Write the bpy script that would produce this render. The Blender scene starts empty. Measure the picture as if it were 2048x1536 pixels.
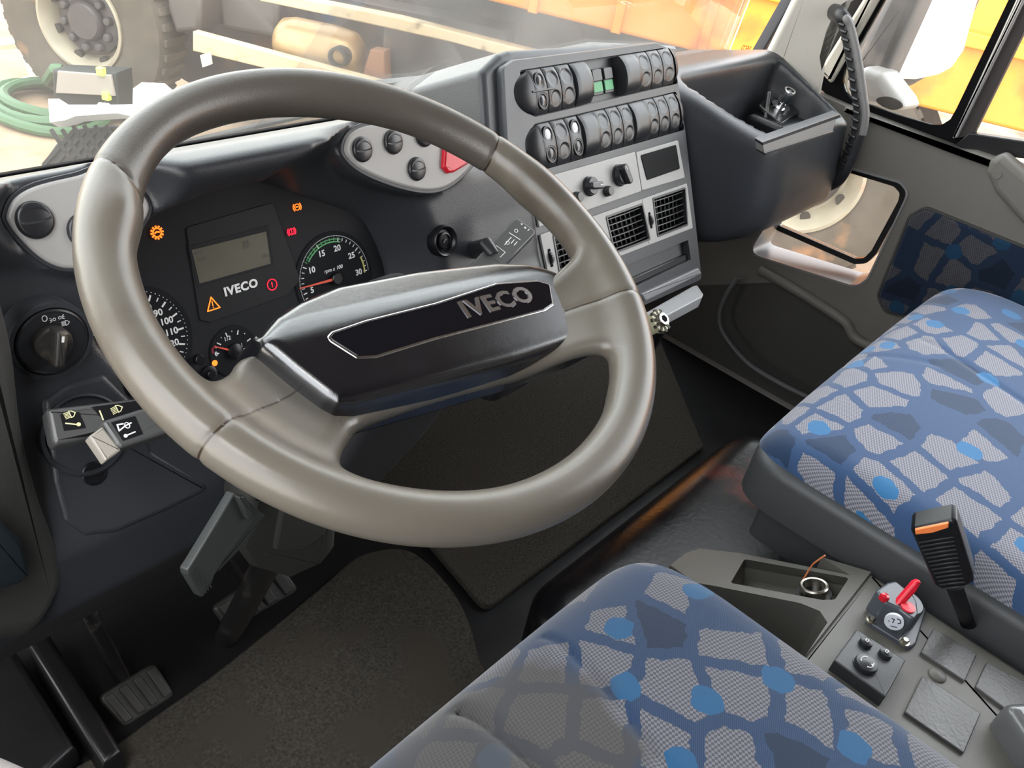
import bpy, bmesh, math, random
import numpy as np
from math import sin, cos, pi, radians, hypot, atan2
from mathutils import Vector, Matrix
from mathutils.geometry import tessellate_polygon
random.seed(7)
SC = bpy.context.scene
COL = SC.collection
DZ = 0.78            # cab floor is world z = 0; the numbers below count z from the steering wheel hub

# ------------------------------------------------------------------ camera, sky, exposure
def cam_rot(yaw, pit, rol):
    f = Vector((sin(yaw)*cos(pit), cos(yaw)*cos(pit), -sin(pit)))
    r = Vector((cos(yaw), -sin(yaw), 0)); d = f.cross(r)
    return r*cos(rol)+d*sin(rol), -r*sin(rol)+d*cos(rol), f
CR, CD, CF = cam_rot(.9549, .6109, -.2046)
FPX = 1724.7
CP = Vector((-.4268, -.4289, .3357))
cd = bpy.data.cameras.new('camera'); cam = bpy.data.objects.new('camera', cd); COL.objects.link(cam)
cd.sensor_width = 36; cd.lens = FPX/2048*36; cd.clip_start = .02; cd.clip_end = 200
m = Matrix((CR, -CD, -CF)).transposed().to_4x4(); m.translation = CP+Vector((0, 0, DZ))
cam.matrix_world = m
SC.camera = cam
SC.view_settings.view_transform = 'Standard'; SC.view_settings.look = 'None'
SC.view_settings.gamma = 1; SC.view_settings.use_curve_mapping = False
SC.view_settings.exposure = 0.0
wd = bpy.data.worlds.new('sky'); SC.world = wd; wd.use_nodes = True
wn = wd.node_tree.nodes; wl = wd.node_tree.links
bg = wn['Background']
tc = wn.new('ShaderNodeTexCoord'); sp = wn.new('ShaderNodeSeparateXYZ'); rp = wn.new('ShaderNodeValToRGB')
wl.new(tc.outputs['Generated'], sp.inputs[0]); wl.new(sp.outputs['Z'], rp.inputs[0]); wl.new(rp.outputs[0], bg.inputs[0])
rp.color_ramp.elements[0].position = .0; rp.color_ramp.elements[0].color = (1, .96, .9, 1)
rp.color_ramp.elements[1].position = .5; rp.color_ramp.elements[1].color = (.92, .96, 1, 1)
bg.inputs[1].default_value = 7.0
sd = bpy.data.lights.new('sun', 'SUN'); sd.energy = 2.5; sd.angle = radians(25); sd.color = (1, .96, .9)
so = bpy.data.objects.new('sun', sd); COL.objects.link(so)
so.rotation_euler = Vector((.35, .30, -1)).to_track_quat('-Z', 'Y').to_euler(); so.location = (0, 0, 6)

# ------------------------------------------------------------------ pixels of the photo to points in the cab
def ray(u, v): return CR*((u-1024)/FPX)+CD*((v-768)/FPX)+CF
def onax(u, v, ax, val):
    d = ray(u, v); return CP+d*((val-CP[ax])/d[ax])
def atd(u, v, depth): return CP+ray(u, v)*depth
class Fr:
    def __init__(s, o, ex, ey):
        s.o = Vector(o); s.ex = Vector(ex).normalized(); n = s.ex.cross(Vector(ey)).normalized()
        s.n = n; s.ey = n.cross(s.ex)
    def l(s, u, v, h=0):
        d = ray(u, v); o = s.o+s.n*h; p = CP+d*(((o-CP).dot(s.n))/d.dot(s.n))-o
        return (p.dot(s.ex), p.dot(s.ey))
    def ls(s, pts, h=0): return [s.l(u, v, h) for u, v in pts]
    def w(s, x, y, h=0): return s.o+s.ex*x+s.ey*y+s.n*h
    def px(s, u, v, h=0): x, y = s.l(u, v, h); return s.w(x, y, h)
    def sub(s, x, y, rot=0, h=0):
        return Fr(s.w(x, y, h), s.ex*cos(rot)+s.ey*sin(rot), -s.ex*sin(rot)+s.ey*cos(rot))
def tiltfr(y0, z0, deg, x0=0): return Fr((x0, y0, z0), (1, 0, 0), (0, sin(radians(deg)), cos(radians(deg))))
def fr3(p0, p1, p2):
    f = Fr(p0, Vector(p1)-Vector(p0), Vector(p2)-Vector(p0))
    return f

# ------------------------------------------------------------------ 2D outlines
def area(p): return sum(p[i][0]*p[(i+1) % len(p)][1]-p[(i+1) % len(p)][0]*p[i][1] for i in range(len(p)))/2
def ccw(p): return list(p) if area(p) > 0 else list(p)[::-1]
def rnd(p, r, n=5):
    out = []; N = len(p)
    for i in range(N):
        a, b, c = (Vector(p[j % N]) for j in (i-1, i, i+1))
        u = a-b; w = c-b; lu = u.length; lw = w.length
        if lu < 1e-9 or lw < 1e-9: continue
        u /= lu; w /= lw
        ang = u.angle(w) if u.length and w.length else pi
        rr = r[i] if isinstance(r, (list, tuple)) else r
        t = min(rr/max(math.tan(ang/2), 1e-4), lu*.49, lw*.49)
        if ang > 3.05 or rr == 0: out.append((b.x, b.y)); continue
        s = b+u*t; e = b+w*t
        for k in range(n+1):
            q = k/n; z = s*(1-q)**2+b*2*q*(1-q)+e*q*q; out.append((z.x, z.y))
    return out
def cr(p, n=6, closed=True):
    N = len(p); out = []; D = len(p[0])
    for i in range(N if closed else N-1):
        q = [p[(i+k) % N] if closed else p[min(max(i+k, 0), N-1)] for k in (-1, 0, 1, 2)]
        for k in range(n):
            t = k/n
            out.append(tuple(.5*(2*q[1][d]+(q[2][d]-q[0][d])*t+(2*q[0][d]-5*q[1][d]+4*q[2][d]-q[3][d])*t*t+(3*q[1][d]-q[0][d]-3*q[2][d]+q[3][d])*t**3) for d in range(D)))
    if not closed: out.append(tuple(p[-1]))
    return out
def circ(cx, cy, rx, ry=None, n=32, a0=0): ry = ry or rx; return [(cx+rx*cos(a0+2*pi*i/n), cy+ry*sin(a0+2*pi*i/n)) for i in range(n)]
def rect(x0, y0, x1, y1): return [(x0, y0), (x1, y0), (x1, y1), (x0, y1)]
def off(p, d):
    N = len(p); out = []
    for i in range(N):
        a, b, c = (Vector(p[j % N]) for j in (i-1, i, i+1))
        u = (b-a); w = (c-b)
        if u.length < 1e-9: u = w
        if w.length < 1e-9: w = u
        u = u.normalized(); w = w.normalized()
        n1 = Vector((-u.y, u.x)); n2 = Vector((-w.y, w.x)); mm = n1+n2
        if mm.length < 1e-6: mm = n1
        mm = mm.normalized(); k = 1/max(mm.dot(n1), .5)
        q = b+mm*d*k; out.append((q.x, q.y))
    return out

# ------------------------------------------------------------------ mesh builder
ORG = {}
class B:
    def __init__(s): s.v = []; s.f = []; s.m = []; s.caps = set()
    def add(s, vs, fs, mi=0):
        o = len(s.v); s.v += [Vector(p) for p in vs]
        for f in fs: s.f.append([i+o for i in f]); s.m.append(mi)
        return s
    def prism(s, fr, poly, h0, h1, bev=0, mi=0, seg=3, taper=0, both=False):
        p = ccw(poly); N = len(p); rings = []
        if both and bev:
            for k in range(seg): a = pi/2*k/seg; rings.append((off(p, bev*(1-sin(a))), h0+bev*(1-cos(a))))
            rings.append((p, h0+bev))
        else: rings.append((off(p, -taper) if taper else p, h0))
        if bev:
            for k in range(seg+1): a = pi/2*k/seg; rings.append((off(p, bev*(1-cos(a))), h1-bev+bev*sin(a)))
        else: rings.append((p, h1))
        vs = [fr.w(x, y, h) for q, h in rings for x, y in q]; fs = []
        for k in range(len(rings)-1):
            for i in range(N):
                j = (i+1) % N; fs.append([k*N+i, k*N+j, (k+1)*N+j, (k+1)*N+i])
        fs.append(list(range((len(rings)-1)*N, len(rings)*N))); fs.append(list(range(N))[::-1])
        s.caps |= {len(s.f)+len(fs)-1, len(s.f)+len(fs)-2}
        return s.add(vs, fs, mi)
    def plate(s, fr, outer, holes, h0, h1, mi=0):
        loops = [ccw(outer)]+[ccw(h)[::-1] for h in holes]
        flat = [q for l in loops for q in l]; n = len(flat)
        tris = tessellate_polygon([[Vector((x, y, 0)) for x, y in l] for l in loops])
        vs = [fr.w(x, y, h1) for x, y in flat]+[fr.w(x, y, h0) for x, y in flat]; fs = []
        for t in tris:
            a, b, c = (flat[i] for i in t)
            if (b[0]-a[0])*(c[1]-a[1])-(b[1]-a[1])*(c[0]-a[0]) < 0: t = t[::-1]
            fs.append(list(t)); fs.append([i+n for i in t[::-1]])
        o = 0
        for l in loops:
            for i in range(len(l)):
                j = (i+1) % len(l); fs.append([o+i+n, o+j+n, o+j, o+i])
            o += len(l)
        return s.add(vs, fs, mi)
    def box(s, fr, x0, y0, x1, y1, h0, h1, bev=.001, mi=0, r=0):
        q = rect(min(x0, x1), min(y0, y1), max(x0, x1), max(y0, y1))
        if r: q = rnd(q, r)
        return s.prism(fr, q, h0, h1, min(bev, (h1-h0)*.49), mi)
    def tube(s, pts, r, n=10, closed=False, mi=0, up=None, flat=1.0, cap=True):
        P = [Vector(p) for p in pts]; N = len(P); R = r if isinstance(r, (list, tuple)) else [r]*N
        T = []
        for i in range(N):
            a = P[i-1] if (i or closed) else P[0]; b = P[(i+1) % N] if (i < N-1 or closed) else P[-1]
            t = (b-a); T.append(t.normalized() if t.length > 1e-9 else (T[-1] if T else Vector((0, 0, 1))))
        u = Vector(up) if up else (Vector((0, 0, 1)) if abs(T[0].z) < .9 else Vector((1, 0, 0)))
        u = (u-T[0]*u.dot(T[0])).normalized(); vs = []
        for i in range(N):
            w = Vector(up) if up else u
            w = w-T[i]*w.dot(T[i]); u = w.normalized() if w.length > 1e-6 else u
            v = T[i].cross(u)
            for k in range(n): a = 2*pi*k/n; vs.append(P[i]+(u*cos(a)*flat+v*sin(a))*R[i])
        fs = []
        for i in range(N if closed else N-1):
            for k in range(n):
                a = i*n+k; b = i*n+(k+1) % n; c = ((i+1) % N)*n; fs.append([a, b, c+(k+1) % n, c+k])
        if not closed and cap: fs.append(list(range(n))[::-1]); fs.append([(N-1)*n+k for k in range(n)])
        return s.add(vs, fs, mi)
    def lathe(s, fr, cx, cy, prof, n=32, mi=0, sx=1, sy=1, close=True):
        vs = []; fs = []
        for r, h in prof:
            for k in range(n): a = 2*pi*k/n; vs.append(fr.w(cx+r*sx*cos(a), cy+r*sy*sin(a), h))
        for i in range(len(prof)-1):
            for k in range(n):
                j = (k+1) % n; fs.append([i*n+k, i*n+j, (i+1)*n+j, (i+1)*n+k])
        if close: fs.append([(len(prof)-1)*n+k for k in range(n)]); fs.append(list(range(n))[::-1])
        return s.add(vs, fs, mi)
    def grid(s, rows, mi=0, closed=False):
        nr = len(rows); nc = len(rows[0]); fs = []
        for i in range(nr-1):
            for j in range(nc if closed else nc-1):
                k = (j+1) % nc; fs.append([i*nc+j, i*nc+k, (i+1)*nc+k, (i+1)*nc+j])
        return s.add([p for r in rows for p in r], fs, mi)
    def text(s, fr, txt, x, y, size, h, depth=.0004, mi=0, rot=0, bold=0, sx=1, align='CENTER', shear=0, sp=1.0):
        c = bpy.data.curves.new('t', 'FONT'); c.body = txt; c.size = size; c.align_x = align; c.align_y = 'CENTER'
        c.extrude = depth/2; c.space_character = sp; c.offset = bold; c.shear = shear; c.resolution_u = 3
        o = bpy.data.objects.new('t', c); me = bpy.data.meshes.new_from_object(o)
        cr_, sr = cos(rot), sin(rot)
        vs = []
        for q in me.vertices:
            a, b = q.co.x*sx, q.co.y; vs.append(fr.w(x+a*cr_-b*sr, y+a*sr+b*cr_, h+q.co.z))
        fs = [list(p.vertices) for p in me.polygons]
        s.add(vs, fs, mi); bpy.data.objects.remove(o); bpy.data.meshes.remove(me); bpy.data.curves.remove(c)
        return s
    def line(s, fr, pts, w, h, d=.0003, mi=0, closed=False):
        N = len(pts)
        for i in range(N if closed else N-1):
            a = Vector(pts[i]); b = Vector(pts[(i+1) % N]); t = (b-a)
            if t.length < 1e-9: continue
            t = t.normalized()*w/2; q = Vector((-t.y, t.x))
            s.prism(fr, [tuple(a-t*.6-q), tuple(b+t*.6-q), tuple(b+t*.6+q), tuple(a-t*.6+q)], h, h+d, mi=mi)
        return s
    def build(s, name, mats, parent=None, sharp=38, label=None, cat=None, group=None, kind=None, origin=None, fix=False, solid=0, subsurf=0):
        me = bpy.data.meshes.new(name)
        mats = mats if isinstance(mats, (list, tuple)) else [mats]
        A = [(p.x, p.y, p.z+DZ) for p in s.v]
        if parent is not None: org = ORG[parent.name]
        elif origin is not None: org = Vector(origin)+Vector((0, 0, DZ))
        else:
            a = np.array(A); mn = a.min(0); mx = a.max(0)
            org = Vector(((mn[0]+mx[0])/2, (mn[1]+mx[1])/2, mn[2]))
        me.from_pydata([(x-org.x, y-org.y, z-org.z) for x, y, z in A], [], s.f)
        for mt in mats: me.materials.append(mt)
        me.polygons.foreach_set('material_index', s.m)
        me.polygons.foreach_set('use_smooth', [i not in s.caps for i in range(len(s.f))])
        me.validate(); me.update()
        if fix:
            bm = bmesh.new(); bm.from_mesh(me); bmesh.ops.remove_doubles(bm, verts=bm.verts, dist=1e-5)
            bmesh.ops.recalc_face_normals(bm, faces=bm.faces); bm.to_mesh(me); bm.free()
        if sharp < 180: me.set_sharp_from_angle(angle=radians(sharp))
        if not fix and len(me.polygons) == len(s.f):
            for i in s.caps: me.polygons[i].use_smooth = False
        o = bpy.data.objects.new(name, me); COL.objects.link(o); ORG[o.name] = org
        if parent is not None: o.parent = parent
        else: o.location = org
        if solid:
            md = o.modifiers.new('solid', 'SOLIDIFY'); md.thickness = solid; md.offset = -1
        if subsurf:
            md = o.modifiers.new('sub', 'SUBSURF'); md.levels = md.render_levels = subsurf
        tagp(o, label, cat, group, kind)
        return o
def tagp(o, label=None, cat=None, group=None, kind=None):
    if label: o['label'] = label
    if cat: o['category'] = cat
    if group: o['group'] = group
    if kind: o['kind'] = kind
    return o
def thing(name, loc, label, cat, group=None, kind=None):
    o = bpy.data.objects.new(name, None); COL.objects.link(o); o.empty_display_size = .02
    o.location = Vector(loc)+Vector((0, 0, DZ)); ORG[o.name] = o.location.copy()
    return tagp(o, label, cat, group, kind)

# ------------------------------------------------------------------ solids from distance fields (surface nets)
def nets(F, lo, st):
    S = F < 0; nx, ny, nz = F.shape
    acc = np.zeros((nx-1, ny-1, nz-1, 3)); cnt = np.zeros((nx-1, ny-1, nz-1))
    for ax in range(3):
        a = [slice(None)]*3; b = [slice(None)]*3; a[ax] = slice(0, -1); b[ax] = slice(1, None)
        f0 = F[tuple(a)]; f1 = F[tuple(b)]; x = S[tuple(a)] != S[tuple(b)]
        t = np.where(x, f0/np.where(x, f0-f1, 1), 0)
        o1, o2 = [k for k in range(3) if k != ax]
        for d1 in (0, 1):
            for d2 in (0, 1):
                sl = [slice(None)]*3; sl[o1] = slice(d1, (nx, ny, nz)[o1]-1+d1); sl[o2] = slice(d2, (nx, ny, nz)[o2]-1+d2)
                xx = x[tuple(sl)]; tt = t[tuple(sl)]; cnt += xx
                acc[..., ax] += tt*xx; acc[..., o1] += d1*xx; acc[..., o2] += d2*xx
    M = cnt > 0; idx = -np.ones(M.shape, int); idx[M] = np.arange(M.sum())
    P = np.argwhere(M)+acc[M]/cnt[M][:, None]; V = np.array(lo)+P*st
    Q = []
    for ax in range(3):
        a = [slice(None)]*3; b = [slice(None)]*3; a[ax] = slice(0, -1); b[ax] = slice(1, None)
        x = S[tuple(a)] != S[tuple(b)]; I = np.argwhere(x)
        o1, o2 = (ax+1) % 3, (ax+2) % 3
        I = I[(I[:, o1] > 0) & (I[:, o2] > 0) & (I[:, o1] < F.shape[o1]-1) & (I[:, o2] < F.shape[o2]-1)]
        def c(d1, d2):
            J = I.copy(); J[:, o1] -= d1; J[:, o2] -= d2; return idx[J[:, 0], J[:, 1], J[:, 2]]
        q = np.stack([c(1, 1), c(0, 1), c(0, 0), c(1, 0)], 1)
        ins = S[I[:, 0], I[:, 1], I[:, 2]]; q[~ins] = q[~ins][:, ::-1]; Q.append(q)
    Q = np.concatenate(Q)
    return V, Q
def smoothv(V, Q, it=2, lam=.5):
    E = np.concatenate([Q[:, [0, 1]], Q[:, [1, 2]], Q[:, [2, 3]], Q[:, [3, 0]]])
    for _ in range(it):
        s = np.zeros_like(V); n = np.zeros(len(V))
        for a, b in ((0, 1), (1, 0)):
            for k in range(3): s[:, k] += np.bincount(E[:, a], V[E[:, b], k], len(V))
            n += np.bincount(E[:, a], minlength=len(V))
        V = V+lam*(s/np.maximum(n, 1)[:, None]-V)
    return V
def axes(lo, hi, st): return np.meshgrid(*[np.arange(lo[k], hi[k]+st, st) for k in range(3)], indexing='ij')
def smin(a, b, k): h = np.clip(.5+.5*(b-a)/k, 0, 1); return b*(1-h)+a*h-k*h*(1-h)
def smax(a, b, k): return -smin(-a, -b, k)
def sdpoly(X, Y, P):
    P = ccw(P); d = np.full(X.shape, 1e9); s = np.ones(X.shape); N = len(P)
    for i in range(N):
        ax, ay = P[i]; bx, by = P[i-1]; ex, ey = bx-ax, by-ay; wx, wy = X-ax, Y-ay
        t = np.clip((wx*ex+wy*ey)/(ex*ex+ey*ey+1e-12), 0, 1)
        d = np.minimum(d, (wx-ex*t)**2+(wy-ey*t)**2)
        c1 = Y >= ay; c2 = Y < by; c3 = ex*wy > ey*wx
        al = (c1 & c2 & c3) | (~c1 & ~c2 & ~c3); s = np.where(al, -s, s)
    return s*np.sqrt(d)
def sdbox(X, Y, Z, c, h, r):
    qx, qy, qz = np.abs(X-c[0])-h[0]+r, np.abs(Y-c[1])-h[1]+r, np.abs(Z-c[2])-h[2]+r
    return np.sqrt(np.maximum(qx, 0)**2+np.maximum(qy, 0)**2+np.maximum(qz, 0)**2)+np.minimum(np.maximum(qx, np.maximum(qy, qz)), 0)-r
def frc(fr, X, Y, Z):     # coordinates of grid points in a frame
    dx, dy, dz = X-fr.o.x, Y-fr.o.y, Z-fr.o.z
    return tuple(dx*e.x+dy*e.y+dz*e.z for e in (fr.ex, fr.ey, fr.n))

# ------------------------------------------------------------------ materials
def nodes(name):
    mt = bpy.data.materials.new(name); mt.use_nodes = True
    return mt, mt.node_tree.nodes, mt.node_tree.links, mt.node_tree.nodes['Principled BSDF']
def pm(name, col, rough=.5, metal=0, bump=0, bs=400, var=0, vs=30, spec=.5, emit=None, es=1, coat=0, dirt=None, ds=12, dt=.55, rvar=0, spot=None):
    mt, N, L, P = nodes(name)
    P.inputs['Base Color'].default_value = (*col, 1); P.inputs['Roughness'].default_value = rough
    P.inputs['Metallic'].default_value = metal; P.inputs['Specular IOR Level'].default_value = spec
    P.inputs['Coat Weight'].default_value = coat; P.inputs['Coat Roughness'].default_value = .12
    tc = N.new('ShaderNodeTexCoord')
    def noise(sc, det=3):
        n = N.new('ShaderNodeTexNoise'); n.inputs['Scale'].default_value = sc; n.inputs['Detail'].default_value = det
        L.new(tc.outputs['Object'], n.inputs['Vector']); return n
    last = None
    if var:
        n = noise(vs, 5); mx = N.new('ShaderNodeMix'); mx.data_type = 'RGBA'
        mx.inputs['A'].default_value = (*[c*(1-var) for c in col], 1); mx.inputs['B'].default_value = (*[min(c*(1+var), 1) for c in col], 1)
        L.new(n.outputs['Fac'], mx.inputs['Factor']); last = mx.outputs['Result']
    if dirt:
        n = noise(ds, 6); r = N.new('ShaderNodeValToRGB'); r.color_ramp.elements[0].position = dt; r.color_ramp.elements[1].position = min(dt+.12, 1)
        L.new(n.outputs['Fac'], r.inputs[0]); mx = N.new('ShaderNodeMix'); mx.data_type = 'RGBA'
        mx.inputs['B'].default_value = (*dirt, 1)
        if last is None: mx.inputs['A'].default_value = (*col, 1)
        else: L.new(last, mx.inputs['A'])
        L.new(r.outputs[0], mx.inputs['Factor']); last = mx.outputs['Result']
    if spot:
        sx, sy, sz, sr, scol = spot; vm = N.new('ShaderNodeVectorMath'); vm.operation = 'DISTANCE'; L.new(tc.outputs['Object'], vm.inputs[0]); vm.inputs[1].default_value = (sx, sy, sz)
        n = noise(14, 6); ad = N.new('ShaderNodeMath'); ad.operation = 'MULTIPLY_ADD'; ad.inputs[1].default_value = -sr*1.6; L.new(n.outputs['Fac'], ad.inputs[0]); L.new(vm.outputs['Value'], ad.inputs[2])
        mr = N.new('ShaderNodeMapRange'); mr.inputs['From Min'].default_value = -sr*.2; mr.inputs['From Max'].default_value = sr*.4; mr.inputs['To Min'].default_value = .9; mr.inputs['To Max'].default_value = 0
        L.new(ad.outputs[0], mr.inputs[0]); mx = N.new('ShaderNodeMix'); mx.data_type = 'RGBA'; mx.inputs['B'].default_value = (*scol, 1)
        if last is None: mx.inputs['A'].default_value = (*col, 1)
        else: L.new(last, mx.inputs['A'])
        L.new(mr.outputs[0], mx.inputs['Factor']); last = mx.outputs['Result']
    if last is not None: L.new(last, P.inputs['Base Color'])
    if rvar:
        n = noise(18, 4); mr = N.new('ShaderNodeMapRange'); mr.inputs['To Min'].default_value = max(rough-rvar, .02); mr.inputs['To Max'].default_value = rough+rvar
        L.new(n.outputs['Fac'], mr.inputs[0]); L.new(mr.outputs[0], P.inputs['Roughness'])
    if bump:
        n = noise(bs, 2); b = N.new('ShaderNodeBump'); b.inputs['Strength'].default_value = bump; b.inputs['Distance'].default_value = .0006
        L.new(n.outputs['Fac'], b.inputs['Height']); L.new(b.outputs[0], P.inputs['Normal'])
    if emit: P.inputs['Emission Color'].default_value = (*emit, 1); P.inputs['Emission Strength'].default_value = es
    return mt
def glass(name, tint=(1, 1, 1), haze=0.0, refl=1.0, dirtcol=(.8, .75, .7)):
    mt, N, L, P = nodes(name); N.remove(P); out = N['Material Output']
    tr = N.new('ShaderNodeBsdfTransparent'); tr.inputs[0].default_value = (*tint, 1)
    gl = N.new('ShaderNodeBsdfGlossy'); gl.inputs['Roughness'].default_value = .02
    fr = N.new('ShaderNodeFresnel'); fr.inputs[0].default_value = 1.45
    mu = N.new('ShaderNodeMath'); mu.operation = 'MULTIPLY'; mu.inputs[1].default_value = refl
    L.new(fr.outputs[0], mu.inputs[0])
    mx = N.new('ShaderNodeMixShader'); L.new(mu.outputs[0], mx.inputs[0]); L.new(tr.outputs[0], mx.inputs[1]); L.new(gl.outputs[0], mx.inputs[2])
    last = mx
    if haze:
        df = N.new('ShaderNodeBsdfTranslucent'); df.inputs[0].default_value = (*dirtcol, 1)
        tc = N.new('ShaderNodeTexCoord'); n = N.new('ShaderNodeTexNoise'); n.inputs['Scale'].default_value = 5; n.inputs['Detail'].default_value = 8
        L.new(tc.outputs['Object'], n.inputs['Vector']); r = N.new('ShaderNodeMapRange'); r.inputs['From Min'].default_value = .3; r.inputs['From Max'].default_value = .75
        r.inputs['To Min'].default_value = haze*.3; r.inputs['To Max'].default_value = haze; L.new(n.outputs['Fac'], r.inputs[0])
        m2 = N.new('ShaderNodeMixShader'); L.new(r.outputs[0], m2.inputs[0]); L.new(mx.outputs[0], m2.inputs[1]); L.new(df.outputs[0], m2.inputs[2]); last = m2
    L.new(last.outputs[0], out.inputs['Surface']); return mt
def fabric(name, dim=1.0, sc=24, stain=None, side=False, rot=(0, 0, .5), blue=(.030, .062, .135), grey=(.20, .20, .235), bright=(.028, .13, .28)):
    mt, N, L, P = nodes(name); tc = N.new('ShaderNodeTexCoord')
    P.inputs['Roughness'].default_value = .9; P.inputs['Specular IOR Level'].default_value = .15; P.inputs['Sheen Weight'].default_value = .25
    mp = N.new('ShaderNodeMapping'); mp.inputs['Rotation'].default_value = rot; mp.inputs['Scale'].default_value = (1, 1, .55)
    sx_ = N.new('ShaderNodeSeparateXYZ'); L.new(tc.outputs['Object'], sx_.inputs[0]); cb = N.new('ShaderNodeCombineXYZ')
    for k, (ax, kk) in enumerate((('X', 1.0), ('Y', 0.0)) if side else (('X', .6), ('Y', -.8))):
        q = N.new('ShaderNodeMath'); q.operation = 'MULTIPLY_ADD'; q.inputs[1].default_value = kk; L.new(sx_.outputs['Z'], q.inputs[0]); L.new(sx_.outputs[ax], q.inputs[2]); L.new(q.outputs[0], cb.inputs[k])
    L.new(cb.outputs[0], mp.inputs[0])
    wob = N.new('ShaderNodeTexNoise'); wob.inputs['Scale'].default_value = 60; L.new(mp.outputs[0], wob.inputs['Vector'])
    mixv = N.new('ShaderNodeMix'); mixv.data_type = 'RGBA'; mixv.blend_type = 'LINEAR_LIGHT'; mixv.inputs['Factor'].default_value = .006
    L.new(mp.outputs[0], mixv.inputs['A']); L.new(wob.outputs['Color'], mixv.inputs['B'])
    def vor(feature, scale, rnd_=.55):
        v = N.new('ShaderNodeTexVoronoi'); v.feature = feature; v.voronoi_dimensions = '2D'
        v.inputs['Scale'].default_value = scale; v.inputs['Randomness'].default_value = rnd_
        L.new(mixv.outputs['Result'], v.inputs['Vector']); return v
    def th(sock, t, gt=True):
        a = N.new('ShaderNodeMath'); a.operation = 'GREATER_THAN' if gt else 'LESS_THAN'; a.inputs[1].default_value = t; L.new(sock, a.inputs[0]); return a.outputs[0]
    def mul(a, b): q = N.new('ShaderNodeMath'); q.operation = 'MULTIPLY'; L.new(a, q.inputs[0]); L.new(b, q.inputs[1]); return q.outputs[0]
    def mix(f, a, b):
        q = N.new('ShaderNodeMix'); q.data_type = 'RGBA'; L.new(f, q.inputs['Factor'])
        for s_, k in ((a, 'A'), (b, 'B')):
            if isinstance(s_, tuple): q.inputs[k].default_value = (*s_, 1)
            else: L.new(s_, q.inputs[k])
        return q.outputs['Result']
    F1 = vor('F1', sc); ED = vor('DISTANCE_TO_EDGE', sc)
    sc_ = N.new('ShaderNodeSeparateColor'); L.new(F1.outputs['Color'], sc_.inputs[0])
    isg = th(sc_.outputs[0], .36)
    inner = th(ED.outputs['Distance'], .11)
    ring = th(ED.outputs['Distance'], .03, False)
    wv = N.new('ShaderNodeTexChecker'); wv.inputs['Scale'].default_value = 400
    wv.inputs['Color1'].default_value = (*[g*1.2 for g in grey], 1); wv.inputs['Color2'].default_value = (*[g*.55 for g in grey], 1)
    L.new(mp.outputs[0], wv.inputs['Vector'])
    st = N.new('ShaderNodeTexWave'); st.inputs['Scale'].default_value = 190; st.inputs['Distortion'].default_value = 0; L.new(mp.outputs[0], st.inputs['Vector'])
    bl = mix(st.outputs['Fac'], tuple(c*.8 for c in blue), tuple(c*1.35 for c in blue))
    darkc = mix(th(sc_.outputs[1], .5), bl, tuple(c*.6 for c in blue))
    ingrey = mix(isg, darkc, wv.outputs['Color'])
    c1 = mix(inner, bl, ingrey)
    c2 = c1
    V2 = vor('F1', sc*.8, 1.0); s2 = N.new('ShaderNodeSeparateColor'); L.new(V2.outputs['Color'], s2.inputs[0])
    dot = mul(th(V2.outputs['Distance'], .2, False), th(s2.outputs[0], .6))
    last = mix(dot, c2, bright)
    if stain:
        cx, cy, rr = stain
        vm = N.new('ShaderNodeVectorMath'); vm.operation = 'DISTANCE'; L.new(tc.outputs['Object'], vm.inputs[0]); vm.inputs[1].default_value = (cx, cy, .33)
        ns = N.new('ShaderNodeTexNoise'); ns.inputs['Scale'].default_value = 22; ns.inputs['Detail'].default_value = 5; L.new(tc.outputs['Object'], ns.inputs['Vector'])
        ad = N.new('ShaderNodeMath'); ad.operation = 'MULTIPLY_ADD'; ad.inputs[1].default_value = -.09; L.new(ns.outputs['Fac'], ad.inputs[0]); L.new(vm.outputs['Value'], ad.inputs[2])
        mr = N.new('ShaderNodeMapRange'); mr.inputs['From Min'].default_value = rr-.01; mr.inputs['From Max'].default_value = rr+.02; mr.inputs['To Min'].default_value = .8; mr.inputs['To Max'].default_value = 0
        L.new(ad.outputs[0], mr.inputs[0]); last = mix(mr.outputs[0], last, (.085, .078, .068))
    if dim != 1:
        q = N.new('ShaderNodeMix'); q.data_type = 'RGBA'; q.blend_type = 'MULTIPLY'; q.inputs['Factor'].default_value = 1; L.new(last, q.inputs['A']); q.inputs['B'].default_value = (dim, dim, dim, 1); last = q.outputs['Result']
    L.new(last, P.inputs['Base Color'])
    b = N.new('ShaderNodeBump'); b.inputs['Strength'].default_value = .35; b.inputs['Distance'].default_value = .0004
    L.new(wv.outputs['Fac'], b.inputs['Height']); L.new(b.outputs[0], P.inputs['Normal'])
    return mt
# ------------------------------------------------------------------ palette
DASH = pm('dash_plastic', (.031, .033, .038), .36, bump=.35, bs=900, rvar=.06)
DASHL = pm('dash_plastic_soft', (.046, .048, .052), .38, bump=.4, bs=700, rvar=.05)
LOW = pm('lower_plastic', (.024, .024, .026), .55, bump=.4, bs=700)
BLK = pm('black_plastic', (.007, .007, .009), .35, spec=.4)
BLKM = pm('matt_black', (.005, .005, .006), .9, spec=.08)
BTN = pm('button_plastic', (.016, .0165, .019), .33)
GLOSS = pm('glossy_black', (.004, .004, .006), .14, bump=.2, bs=1500, rvar=.07, spec=1.0, coat=.6)
PIANO = pm('badge_black', (.004, .004, .006), .06)
CHROME = pm('chrome', (.8, .8, .82), .14, 1)
STEEL = pm('zinc_steel', (.55, .52, .45), .3, 1, dirt=(.12, .10, .07), ds=120)
SILV = pm('silver_plastic', (.34, .33, .32), .42, bump=.1, bs=1200)
SILVD = pm('satin_grey', (.17, .165, .165), .42)
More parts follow.
